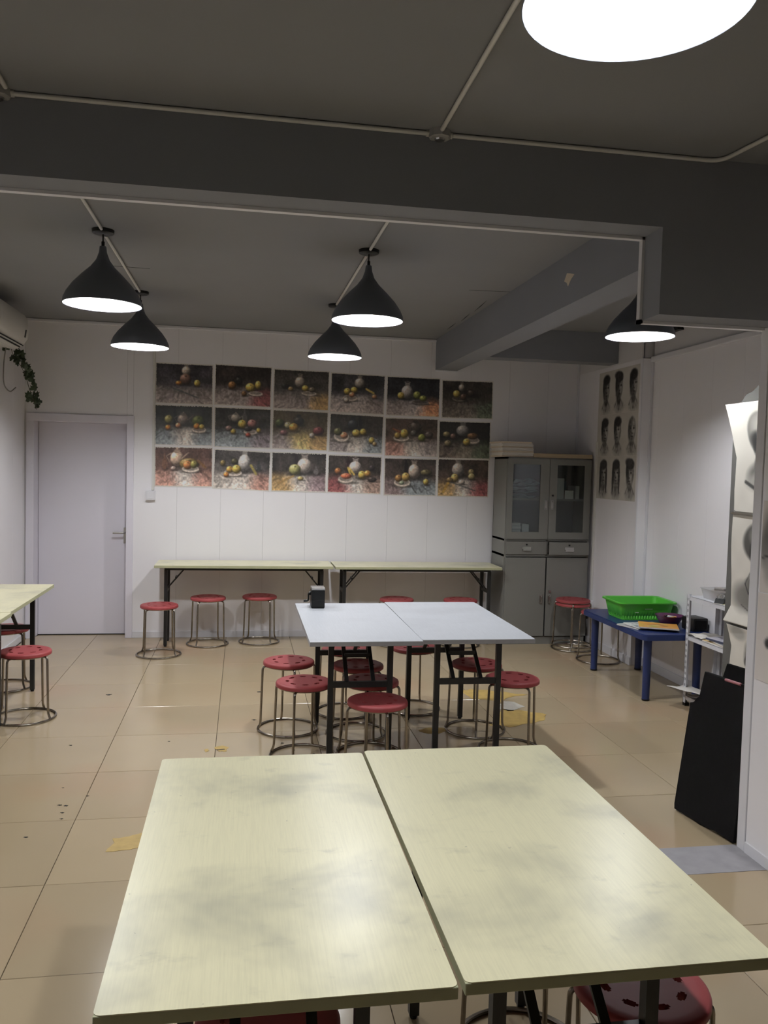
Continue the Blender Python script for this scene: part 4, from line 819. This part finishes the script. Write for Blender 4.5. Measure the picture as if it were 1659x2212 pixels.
# sketches on the partition
for k, (z0_, z1_, y1_, lab) in enumerate([(1.155, 1.545, 3.232, 'grey shaded sketch pinned on the partition edge of the photo'), (0.775, 1.150, 3.238, 'pale sketch with a dark mark low on the partition')]):
    W, H = 60, 44; pp = (0.83, 0.80, 0.78); img = paint_canvas(W, H, pp)
    if k == 0:
        for (cx, cy, rx, ry, c) in [(0.10, .30, .12, .2, .55), (0.05, .5, .1, .2, .45), (0.2, .25, .15, .1, .5), (0.4, .5, .25, .3, .5), (0.12, .75, .1, .15, .7)]: blob(img, cx, cy, rx, ry, np.array(pp) * c, 0.9, 0.7, 0, 1.4)
        line(img, 0.02, 0.62, 0.25, 0.58, 0.012, (0.15, 0.15, 0.15), 0.8)
    else:
        blob(img, 0.16, 0.55, .07, .06, (0.15, 0.15, 0.15), 0.6, 0.9, 0, 1.4); blob(img, 0.45, 0.45, .3, .3, np.array(pp) * 0.6, 0.9, 0.7, 0, 1.4)
    t = thing('sketch_sheet', lab, 'drawing', (XN, 0, z0_), 0, 'sketches on the partition')
    Ys, Zs = np.meshgrid(np.linspace(y1_, y1_ - 0.54, W), np.linspace(z1_ - z0_, 0, H)); obj('drawn_surface', grid_mesh('drawn_surface', W, H, np.stack([Ys * 0 - 0.003, Ys, Zs], 2), img), CHAR, t)
    box_obj('paper', (-0.0022, y1_ - 0.54, 0), (-0.0004, y1_, z1_ - z0_), PAPER, t)
# black portfolios leaning at the partition end
def portfolio(label, a, b, lean, h, th, seed, notch):
    """a,b: the ends of the bottom edge on the floor, lean: shift of the top toward +x"""
    A = Vector((*a, 0)); Bv = Vector((*b, 0)); ex = (Bv - A); Lg = ex.length; ex.normalize(); up = Vector((lean, 0, h)); hh = up.length; up.normalize(); n = ex.cross(up).normalized()
    M = Matrix(((ex.x, up.x, n.x, A.x), (ex.y, up.y, n.y, A.y), (ex.z, up.z, n.z, 0), (0, 0, 0, 1)))
    t = thing('portfolio', label, 'portfolio')
    bm = B(); poly = [(0.006, 0.004), (Lg * 0.33, 0.010), (Lg * 0.45, 0.0), (Lg * 0.7, 0.012), (Lg, 0.006), (Lg, hh)] + notch(Lg, hh) + [(0.0, 0.03)]
    prism(bm, poly, -th / 2, th / 2, M); bmesh.ops.bevel(bm, geom=list(bm.edges), offset=0.003, segments=1, affect='EDGES'); zmin = min(v.co.z for v in bm.verts)
    for v in bm.verts: v.co.z -= min(zmin, 0)
    obj('folder', bm, BLACKC, t)
    return t, M, hh, Lg
t, M, hh, Lg = portfolio('black canvas art portfolio leaning by the end of the partition', (2.130, 3.722), (2.196, 3.322), 0.085, 0.70, 0.022, 1, lambda L_, h_: [(0.065, h_), (0.06, h_ * 0.82), (0.035, h_ * 0.80), (0.03, h_ * 0.77), (0.0, h_ * 0.76)])
bm = B(); tube(bm, [(Lg * 0.52, hh - 0.004, 0.012), (Lg * 0.76, hh - 0.002, 0.012)], 0.007, 8)
for v in bm.verts: v.co = M @ v.co
obj('pink_handle_grip', bm, mat('dull_pink_plastic', lin((0.62, 0.38, 0.40)), 0.6), t, True)
portfolio('second black portfolio standing behind the first, slightly taller', (2.185, 3.715), (2.262, 3.318), 0.085, 0.755, 0.02, 2, lambda L_, h_: [(0.13, h_ + 0.0), (0.12, h_ * 0.9), (0.07, h_ * 0.88)])

# ------------------------------------------------------------------ still-life paintings
YEL, GRN, RDS, ORG, PCH, WHT, GRY, DKG = (0.86, 0.76, 0.32), (0.60, 0.66, 0.28), (0.70, 0.28, 0.22), (0.88, 0.55, 0.22), (0.90, 0.62, 0.45), (0.82, 0.80, 0.78), (0.50, 0.48, 0.48), (0.14, 0.15, 0.15)
ASP = 1.42
def still_life(seed, bg, cl, cm, cr, items, hz=0.42):
    W, H = 116, 82; U, V_ = uv(W, H); rng = np.random.RandomState(seed)
    n1 = fnoise(W, H, (7, 5), seed); n2 = fnoise(W, H, (30, 22), seed + 1); n3 = fnoise(W, H, (60, 14), seed + 2)
    img = (np.array(bg) * 1.15 + 0.02) * (0.65 + 0.8 * n1[..., None] * (0.6 + 0.7 * V_[..., None])) + (n2[..., None] - 0.5) * 0.07
    wl = np.clip((0.42 - U + 0.25 * (V_ - 0.6)) * 4, 0, 1)[..., None]; wr = np.clip((U - 0.60 + 0.2 * (V_ - 0.6)) * 4, 0, 1)[..., None]
    cloth = np.array(cm) * (1 - wl) * (1 - wr) + np.array(cl) * wl + np.array(cr) * wr * (1 - wl)
    hor = hz + 0.10 * np.abs(U - 0.5) + 0.10 * (n1 - 0.5)
    a = np.clip((V_ - hor) / 0.22, 0, 1)[..., None]
    img = img * (1 - a) + cloth * (0.66 + 0.46 * np.clip((V_ - hor) * 1.6, 0, 1)[..., None] + (n2[..., None] - 0.5) * 0.35) * a
    for k in range(46):                                    # brush strokes of the drapery, running down and outward
        x = rng.uniform(0.04, 0.96); y = rng.uniform(hz + 0.16, 0.95); ang = math.atan2(0.75, (x - 0.5) * 2.4) + rng.uniform(-0.3, 0.3); l = rng.uniform(0.06, 0.18)
        base = np.array(cl if x < 0.36 else cr if x > 0.64 else cm); f = rng.choice([0.45, 0.62, 0.85, 1.10, 1.20])
        line(img, x, y, x + math.cos(ang) * l / ASP, min(0.99, y + math.sin(ang) * l), rng.uniform(0.012, 0.034), np.clip(base * f, 0, 1), 0.42, ASP)
    items = [it if it[0] == 'l' else (it[0], it[1], it[2], it[3] * 1.14, it[4] * 1.12, it[5]) for it in items]
    sh = [it for it in items if it[0] not in ('l',)]
    for it in sh: blob(img, it[1] + 0.02, it[2] + it[4] * 0.9, it[3] * 1.3, it[4] * 0.35, np.array(bg) * 0.5, 0.8, 0.6, 0, ASP)
    for it in items:
        k = it[0]
        if k == 'v':                                       # vase or jar with a neck
            _, x, y, rx, ry, c = it; blob(img, x, y - ry * 1.12, rx * 0.42, ry * 0.5, np.array(c) * 0.75, 0.3, 1, 0, ASP); ball(img, x, y, rx, ry, c, ASP); blob(img, x, y - ry * 1.45, rx * 0.52, ry * 0.13, np.array(c) * 0.9, 0.4, 1, 0, ASP); blob(img, x, y - ry * 1.46, rx * 0.34, ry * 0.07, (0.1, 0.1, 0.1), 0.5, 0.9, 0, ASP)
        elif k == 't':                                     # teapot or jug with handle and spout
            _, x, y, rx, ry, c = it; ball(img, x, y, rx, ry, c, ASP); blob(img, x, y - ry * 0.95, rx * 0.45, ry * 0.3, np.array(c) * 0.8, 0.4, 1, 0, ASP); blob(img, x, y - ry * 1.3, rx * 0.14, ry * 0.14, c, 0.4, 1, 0, ASP)
            line(img, x - rx * 0.6, y - ry * 0.7, x - rx * 1.1, y - ry * 0.3, 0.012, np.array(c) * 0.8, 1, ASP); line(img, x - rx * 1.1, y - ry * 0.3, x - rx * 0.75, y + ry * 0.5, 0.012, np.array(c) * 0.7, 1, ASP); line(img, x + rx * 0.5, y, x + rx * 1.15, y - ry * 0.75, 0.014, np.array(c) * 0.85, 1, ASP)
        elif k == 'b':                                     # bottle or glass
            _, x, y, rx, ry, c = it; blob(img, x, y + ry * 0.3, rx, ry * 0.75, c, 0.2, 0.95, 0, ASP); blob(img, x, y - ry * 0.55, rx * 0.35, ry * 0.55, c, 0.2, 0.95, 0, ASP); line(img, x - rx * 0.5, y, x - rx * 0.5, y + ry * 0.7, 0.004, np.clip(np.array(c) * 2.2 + 0.15, 0, 1), 0.6, ASP)
        elif k == 'p':                                     # plate or bowl
            _, x, y, rx, ry, c = it; blob(img, x, y + ry * 0.35, rx, ry, np.array(c) * 0.5, 0.2, 0.9, 0, ASP); blob(img, x, y, rx, ry, np.array(c), 0.12, 1, 0, ASP); blob(img, x, y - ry * 0.2, rx * 0.85, ry * 0.72, np.array(c) * 0.6, 0.25, 0.95, 0, ASP)
        elif k == 'o':                                     # fruit
            _, x, y, rx, ry, c = it; ball(img, x, y, rx, ry, c, ASP, amb=0.35); blob(img, x + 0.005, y - ry * 0.55, rx * 0.18, ry * 0.14, np.array(c) * 0.35, 0.6, 0.7, 0, ASP)
        elif k == 'l':                                     # stroke
            _, x0, y0, x1, y1, wd, c = it; line(img, x0, y0, x1, y1, wd, c, 0.9, ASP)
    sm_ = img.copy(); sm_[1:-1, 1:-1] = (img[1:-1, 1:-1] * 2 + img[:-2, 1:-1] + img[2:, 1:-1] + img[1:-1, :-2] + img[1:-1, 2:]) / 6; img = sm_
    n4 = fnoise(W, H, (46, 34), seed + 5); img *= (0.86 + 0.28 * n4)[..., None]; g_ = img.mean(2, keepdims=True); img = g_ * 0.25 + img * 0.75
    img = img * np.array((1.06, 1.0, 0.95)) + (n3[..., None] - 0.5) * 0.05
    return np.clip(img, 0.03, 0.92)
PN = {'11': (-0.545, 2.377, 0.526, 0.377, -0.001), '12': (-0.006, 2.381, 0.531, 0.383, -0.015), '13': (0.540, 2.365, 0.533, 0.380, -0.008), '14': (1.081, 2.351, 0.531, 0.382, -0.017), '15': (1.627, 2.344, 0.534, 0.382, -0.006), '16': (2.171, 2.338, 0.523, 0.374, 0.009),
      '21': (-0.545, 1.992, 0.530, 0.378, 0.005), '22': (-0.004, 1.988, 0.531, 0.379, -0.003), '23': (0.536, 1.983, 0.533, 0.376, -0.014), '24': (1.076, 1.968, 0.528, 0.373, -0.023), '25': (1.620, 1.950, 0.532, 0.377, 0.006), '26': (2.155, 1.940, 0.530, 0.371, 0.005),
      '31': (-0.541, 1.607, 0.533, 0.374, 0.009), '32': (-0.005, 1.590, 0.531, 0.375, -0.032), '33': (0.533, 1.583, 0.527, 0.376, -0.004), '34': (1.069, 1.575, 0.527, 0.369, -0.015), '35': (1.619, 1.564, 0.526, 0.368, 0.004), '36': (2.152, 1.568, 0.525, 0.376, 0.005)}
G1, G2, PK, BG_, OC = (0.62, 0.60, 0.62), (0.72, 0.71, 0.74), (0.76, 0.58, 0.54), (0.55, 0.62, 0.68), (0.76, 0.64, 0.42)
MV, RD, YL, GN, WH = (0.62, 0.55, 0.60), (0.62, 0.34, 0.36), (0.84, 0.78, 0.50), (0.40, 0.47, 0.40), (0.82, 0.82, 0.82)
PT = {
 '11': ((0.20, 0.20, 0.24), G1, G1, G1, [('v', .53, .16, .10, .10, (0.72, 0.70, 0.68)), ('o', .52, .38, .13, .13, (0.52, 0.40, 0.36)), ('o', .40, .48, .07, .05, ORG), ('o', .73, .47, .07, .08, YEL), ('l', .3, .62, .75, .85, .02, (0.3, 0.34, 0.36))], 'dark grey still life of a jar on a stand with two melon slices'),
 '12': ((0.17, 0.15, 0.15), G1, G1, RD, [('t', .42, .38, .08, .10, DKG), ('o', .30, .50, .09, .09, (0.62, 0.42, 0.20)), ('o', .63, .53, .11, .10, YEL), ('o', .77, .46, .07, .10, YEL), ('p', .73, .68, .16, .05, WHT), ('o', .52, .70, .06, .06, (0.5, 0.35, 0.2))], 'still life of big yellow apples with a red cloth corner, top row'),
 '13': ((0.20, 0.20, 0.20), G1, G1, OC, [('v', .47, .30, .12, .13, (0.62, 0.60, 0.58)), ('p', .64, .58, .17, .05, WHT), ('o', .57, .45, .08, .07, YEL), ('o', .70, .48, .08, .06, (0.45, 0.42, 0.36)), ('o', .30, .48, .06, .05, OC), ('o', .2, .42, .09, .06, DKG)], 'still life of a pale necked vase over an ochre cloth corner'),
 '14': ((0.18, 0.19, 0.22), G2, G2, G1, [('v', .53, .22, .12, .12, (0.62, 0.62, 0.62)), ('p', .36, .62, .17, .07, WHT), ('o', .30, .45, .08, .08, YEL), ('o', .43, .40, .08, .07, YEL), ('o', .39, .53, .07, .06, PCH), ('o', .29, .68, .06, .06, WHT), ('l', .66, .36, .80, .46, .03, YEL), ('o', .82, .55, .06, .05, PCH)], 'still life of a white vase with bananas and a full fruit basket'),
 '15': ((0.12, 0.13, 0.16), G1, G2, PCH, [('v', .38, .38, .14, .16, (0.66, 0.66, 0.68)), ('p', .64, .64, .20, .05, GRY), ('o', .26, .48, .08, .08, YEL), ('o', .57, .45, .09, .09, GRN), ('o', .69, .53, .09, .07, GRN)], 'very dark still life of a round grey vase and green apples'),
 '16': ((0.19, 0.18, 0.17), (0.45, 0.43, 0.41), (0.5, 0.48, 0.46), GN, [('v', .38, .18, .08, .09, (0.6, 0.58, 0.56)), ('t', .58, .32, .10, .09, (0.25, 0.22, 0.20)), ('p', .33, .48, .17, .07, (0.45, 0.43, 0.40)), ('o', .28, .35, .09, .09, YEL), ('o', .42, .43, .08, .08, (0.4, 0.3, 0.26))], 'dim brown still life with dark teapot and greenish cloth, by the corner'),
 '21': ((0.17, 0.18, 0.18), BG_, WH, BG_, [('b', .34, .22, .05, .24, (0.07, 0.10, 0.09)), ('t', .49, .35, .13, .13, (0.50, 0.48, 0.47)), ('o', .23, .35, .09, .10, (0.66, 0.66, 0.40)), ('o', .76, .38, .14, .13, (0.34, 0.40, 0.22)), ('p', .77, .60, .16, .07, WHT), ('o', .73, .51, .07, .07, ORG), ('o', .82, .52, .06, .06, YEL), ('o', .22, .56, .06, .06, ORG), ('o', .40, .50, .06, .06, PCH)], 'still life of a dark bottle beside a silver kettle and grapes'),
 '22': ((0.18, 0.18, 0.18), BG_, BG_, (0.56, 0.54, 0.60), [('t', .37, .25, .11, .10, (0.58, 0.57, 0.55)), ('b', .53, .20, .06, .18, (0.32, 0.33, 0.33)), ('o', .49, .40, .10, .10, YEL), ('o', .67, .38, .11, .10, (0.72, 0.50, 0.50)), ('p', .64, .60, .15, .06, WHT), ('o', .60, .52, .09, .06, (0.22, 0.22, 0.24)), ('o', .33, .60, .06, .06, YEL), ('o', .79, .55, .05, .06, YEL), ('o', .60, .68, .06, .05, RDS), ('o', .25, .52, .08, .06, (0.6, 0.5, 0.5))], 'still life of a yellow apple before a pink cabbage on blue cloth'),
 '23': ((0.28, 0.26, 0.20), G1, YL, OC, [('v', .47, .26, .12, .10, (0.20, 0.20, 0.20)), ('o', .27, .38, .08, .08, (0.75, 0.78, 0.62)), ('o', .38, .43, .11, .10, (0.84, 0.66, 0.30)), ('o', .12, .33, .10, .10, (0.30, 0.36, 0.22)), ('o', .84, .50, .13, .10, (0.50, 0.25, 0.27)), ('o', .20, .58, .09, .06, (0.55, 0.38, 0.42)), ('o', .72, .62, .06, .06, WHT)], 'still life on bright yellow cloth with a red onion'),
 '24': ((0.19, 0.18, 0.17), G1, WH, BG_, [('v', .43, .26, .13, .12, (0.20, 0.22, 0.24)), ('b', .56, .15, .05, .2, (0.12, 0.12, 0.12)), ('p', .22, .60, .18, .12, WHT), ('o', .27, .56, .09, .08, PCH), ('o', .15, .47, .10, .09, (0.42, 0.44, 0.28)), ('o', .50, .48, .10, .09, YEL), ('o', .63, .44, .08, .08, YEL), ('o', .80, .66, .07, .08, YEL), ('o', .86, .75, .05, .05, OC)], 'still life with one fruit plate and scattered yellow apples around a dark jar'),
 '25': ((0.26, 0.22, 0.20), PK, WH, G2, [('t', .58, .22, .14, .14, (0.28, 0.26, 0.25)), ('p', .30, .52, .19, .08, WHT), ('o', .36, .40, .10, .11, YEL), ('o', .23, .46, .08, .08, (0.72, 0.60, 0.28)), ('l', .14, .28, .28, .36, .03, (0.6, 0.35, 0.22)), ('o', .70, .50, .09, .09, GRN), ('o', .54, .38, .08, .07, (0.4, 0.4, 0.4)), ('o', .84, .42, .10, .08, (0.36, 0.33, 0.32))], 'brown still life of a glass jug with a plate of apples on pink cloth'),
 '26': ((0.10, 0.10, 0.09), (0.45, 0.42, 0.40), (0.55, 0.54, 0.50), GN, [('v', .46, .24, .16, .14, (0.52, 0.53, 0.54)), ('p', .66, .50, .17, .08, WHT), ('o', .66, .38, .14, .08, (0.50, 0.36, 0.22)), ('o', .54, .55, .09, .09, YEL), ('o', .14, .35, .09, .07, (0.60, 0.55, 0.35)), ('o', .27, .40, .07, .07, (0.5, 0.38, 0.34)), ('o', .17, .60, .09, .08, (0.55, 0.52, 0.38))], 'black still life of a grey jar with bread plate and green cloth'),
 '31': ((0.30, 0.22, 0.20), PK, WH, PK, [('t', .38, .28, .15, .18, (0.80, 0.70, 0.62)), ('b', .16, .36, .06, .18, (0.45, 0.32, 0.25)), ('o', .60, .42, .22, .14, (0.52, 0.44, 0.24)), ('p', .62, .55, .19, .08, WHT), ('o', .57, .45, .10, .10, (0.78, 0.48, 0.24)), ('o', .68, .43, .08, .09, (0.56, 0.56, 0.26)), ('l', .76, .34, .88, .50, .04, (0.5, 0.36, 0.2)), ('o', .32, .54, .06, .05, (0.72, 0.64, 0.62))], 'still life of a tall white coffee pot on pinkish cloth'),
 '32': ((0.25, 0.25, 0.26), WH, WH, PK, [('v', .54, .30, .14, .20, (0.76, 0.78, 0.80)), ('p', .34, .58, .20, .08, WHT), ('o', .28, .50, .08, .08, (0.80, 0.62, 0.26)), ('o', .40, .48, .10, .10, YEL), ('o', .22, .64, .06, .06, ORG), ('l', .66, .36, .76, .58, .035, (0.66, 0.62, 0.28)), ('b', .80, .36, .06, .12, (0.22, 0.24, 0.26)), ('o', .15, .34, .06, .07, (0.55, 0.48, 0.25)), ('o', .36, .28, .08, .07, (0.32, 0.32, 0.22))], 'still life of a tall pale blue vase with corn and a fruit plate'),
 '33': ((0.18, 0.17, 0.17), OC, WH, MV, [('b', .44, .16, .05, .20, (0.12, 0.10, 0.11)), ('v', .60, .32, .17, .18, (0.78, 0.76, 0.75)), ('o', .42, .43, .14, .13, (0.68, 0.70, 0.42)), ('o', .53, .66, .07, .05, (0.80, 0.72, 0.42)), ('b', .82, .44, .06, .10, (0.40, 0.40, 0.42)), ('l', .12, .80, .40, .60, .03, (0.62, 0.50, 0.28))], 'still life of a round white vase and a cabbage on ochre cloth'),
 '34': ((0.20, 0.18, 0.17), RD, WH, (0.72, 0.62, 0.58), [('b', .37, .18, .07, .18, (0.20, 0.14, 0.15)), ('v', .51, .30, .15, .15, (0.80, 0.78, 0.78)), ('l', .37, .32, .42, .50, .03, YEL), ('l', .40, .34, .49, .50, .03, YEL), ('p', .33, .64, .18, .09, WHT), ('o', .34, .55, .13, .07, (0.90, 0.45, 0.30)), ('o', .64, .50, .09, .10, YEL), ('o', .75, .46, .08, .08, (0.82, 0.60, 0.26)), ('o', .18, .42, .08, .08, (0.68, 0.42, 0.20)), ('o', .83, .30, .07, .07, (0.22, 0.2, 0.22)), ('o', .84, .62, .11, .06, (0.25, 0.22, 0.22))], 'still life of bananas and an orange melon slice beside a white vase'),
 '35': ((0.22, 0.19, 0.18), (0.56, 0.50, 0.52), BG_, BG_, [('b', .41, .16, .05, .22, (0.08, 0.07, 0.07)), ('v', .57, .34, .14, .18, (0.74, 0.70, 0.67)), ('o', .81, .37, .14, .08, (0.42, 0.40, 0.25)), ('p', .34, .66, .20, .10, WHT), ('o', .27, .54, .09, .09, (0.66, 0.48, 0.24)), ('o', .41, .50, .10, .11, (0.84, 0.70, 0.34)), ('o', .33, .67, .06, .05, (0.6, 0.72, 0.6)), ('o', .81, .63, .07, .08, YEL), ('l', .5, .70, .62, .95, .02, (0.30, 0.33, 0.35))], 'still life of a pale jar on blue cloth, bottom row beside the corner picture'),
 '36': ((0.22, 0.18, 0.16), OC, WH, RD, [('v', .39, .28, .15, .17, (0.66, 0.65, 0.64)), ('o', .66, .34, .08, .08, (0.60, 0.56, 0.36)), ('o', .67, .46, .09, .08, (0.72, 0.68, 0.44)), ('o', .33, .50, .10, .10, (0.82, 0.72, 0.38)), ('o', .23, .56, .08, .06, (0.60, 0.50, 0.3)), ('l', .24, .62, .75, .85, .015, (0.30, 0.32, 0.34)), ('o', .47, .62, .08, .06, WHT), ('l', .1, .9, .2, .65, .04, (0.78, 0.62, 0.22))], 'still life of pears and a grey vase on red and yellow cloth')}
for key, (bgc, cl, cm_, cr, items, lab) in PT.items():
    px, pz, pw, ph, rot = PN[key]
    t = thing('painting', lab, 'painting', (px, YB, pz), 0, 'still life paintings on the wall'); t.rotation_euler = (0, -rot, 0)
    lift = 0.0005 + 0.0012 * (int(key[1]) % 2) + 0.0006 * (int(key[0]) % 2)
    bm = B(); bx(bm, (-pw / 2, -lift - 0.0008, -ph / 2), (pw / 2, -lift, ph / 2)); obj('paper_sheet', bm, PAPER, t)
    img = still_life(int(key) * 3, bgc, cl, cm_, cr, items); H, W, _ = img.shape
    U, V_ = uv(W, H); mx, mz = pw / 2 - 0.010, ph / 2 - 0.010; rng = np.random.RandomState(int(key))
    X = -mx + 2 * mx * U; Z = mz - 2 * mz * V_
    e = 0.0022    # ragged paint edge
    X[:, 0] += rng.uniform(-e, e, H); X[:, -1] += rng.uniform(-e, e, H); Z[0, :] += rng.uniform(-e, e, W) * (2 if key in ('31', '33', '21') else 1); Z[-1, :] += rng.uniform(-e, e, W)
    obj('painted_image', grid_mesh('painted_image', W, H, np.stack([X, X * 0 - lift - 0.0012, Z], 2), img), INK, t)

# ------------------------------------------------------------------ air conditioner, hose, ivy
AY0, AY1, AZ = 6.42, 7.235, 2.535
t = thing('air_conditioner', 'white wall mounted air conditioner high up in the corner by the door', 'air conditioner', (XL, AY0, AZ))
prof = [(0.0005, 0.0), (0.10, -0.005), (0.165, 0.02), (0.205, 0.075), (0.215, 0.14), (0.205, 0.235), (0.185, 0.268), (0.0005, 0.275)]
MY = Matrix(((1, 0, 0, 0), (0, 0, 1, 0), (0, 1, 0, 0), (0, 0, 0, 1)))
bm = B(); prism(bm, prof, 0, AY1 - AY0, MY); bmesh.ops.bevel(bm, geom=[e for e in bm.edges if abs(e.verts[0].co.y - e.verts[1].co.y) < 1e-6], offset=0.012, segments=3, affect='EDGES'); obj('casing', bm, ACW, t, True)
bm = B(); prism(bm, [(0.115, -0.0055), (0.160, 0.0125), (0.162, 0.008), (0.117, -0.010)], 0.05, AY1 - AY0 - 0.06, MY); obj('outlet_slot', bm, DARK, t)
bm = B(); prism(bm, [(0.122, -0.009), (0.156, 0.004), (0.157, 0.000), (0.124, -0.013)], 0.06, AY1 - AY0 - 0.07, MY); obj('louvre', bm, ACW, t)
bm = B(); prism(bm, [(0.172, 0.022), (0.176, 0.028), (0.180, 0.024), (0.175, 0.018)], 0.02, AY1 - AY0 - 0.03, MY); obj('front_seam', bm, DARK, t)
bm = B(); prism(bm, [(0.206, 0.08), (0.2165, 0.14), (0.2185, 0.14), (0.208, 0.078)], 0.70, 0.73, MY); obj('display_window', bm, BLACKP, t)
bm = B(); tube(bm, bend([(XL + 0.06, 7.16, AZ + 0.02), (XL + 0.03, 7.20, 2.42), (XL + 0.02, 7.22, 2.24), (XL + 0.025, 7.40, 2.19), (XL + 0.02, 7.60, 2.25)], 0.08), 0.005, 8); tag(obj('drain_hose', bm, mat('grey_hose', lin((0.45, 0.44, 0.42)), 0.6), None, True), 'thin drain hose looping below the air conditioner', 'hose')
iv = thing('ivy_vine', 'trailing ivy vine hanging in the corner under the air conditioner', 'plant', (XL, 7.55, 2.0))
lm = B(); lp = [(0, 0), (0.018, -0.010), (0.034, 0.004), (0.024, 0.022), (0.030, 0.040), (0.012, 0.036), (0, 0.058), (-0.012, 0.036), (-0.030, 0.040), (-0.024, 0.022), (-0.034, 0.004), (-0.018, -0.010)]
c_ = lm.verts.new((0, 0.018, 0.006)); vs = [lm.verts.new((x, y, -0.004 if (k % 2 == 0) else 0.0)) for k, (x, y) in enumerate(lp)]
for k in range(len(vs)): lm.faces.new((c_, vs[k], vs[(k + 1) % len(vs)]))
lme = bpy.data.meshes.new('leaf'); lm.to_mesh(lme); lm.free(); lme.materials.append(LEAF)
path = [(0.07, -0.28, 0.535), (0.075, -0.20, 0.46), (0.085, -0.05, 0.43), (0.10, 0.05, 0.36), (0.11, 0.12, 0.26), (0.13, 0.20, 0.16), (0.15, 0.22, 0.08)]
bm = B(); tube(bm, bend(path, 0.05), 0.003, 6); tube(bm, bend([(0.075, -0.20, 0.46), (0.06, 0.05, 0.48), (0.08, 0.20, 0.40)], 0.05), 0.0025, 6); obj('vine_stem', bm, STEM, iv)
rl = random.Random(5)
for k in range(34):
    f = rl.random(); f = k / 34
    i = min(int(f * (len(path) - 1)), len(path) - 2); ff = f * (len(path) - 1) - i; p = Vector(path[i]).lerp(Vector(path[i + 1]), ff) + Vector((rl.uniform(-0.03, 0.05), rl.uniform(-0.09, 0.09) * (1.3 if f < 0.5 else 0.5), rl.uniform(-0.02, 0.03)))
    o = bpy.data.objects.new('leaf', lme); C.objects.link(o); o.parent = iv; o.location = p; o.rotation_euler = (rl.uniform(1.0, 2.1), rl.uniform(-0.6, 0.6), rl.uniform(-0.9, 0.9)); s = rl.uniform(0.75, 1.15); o.scale = (s, s, s)
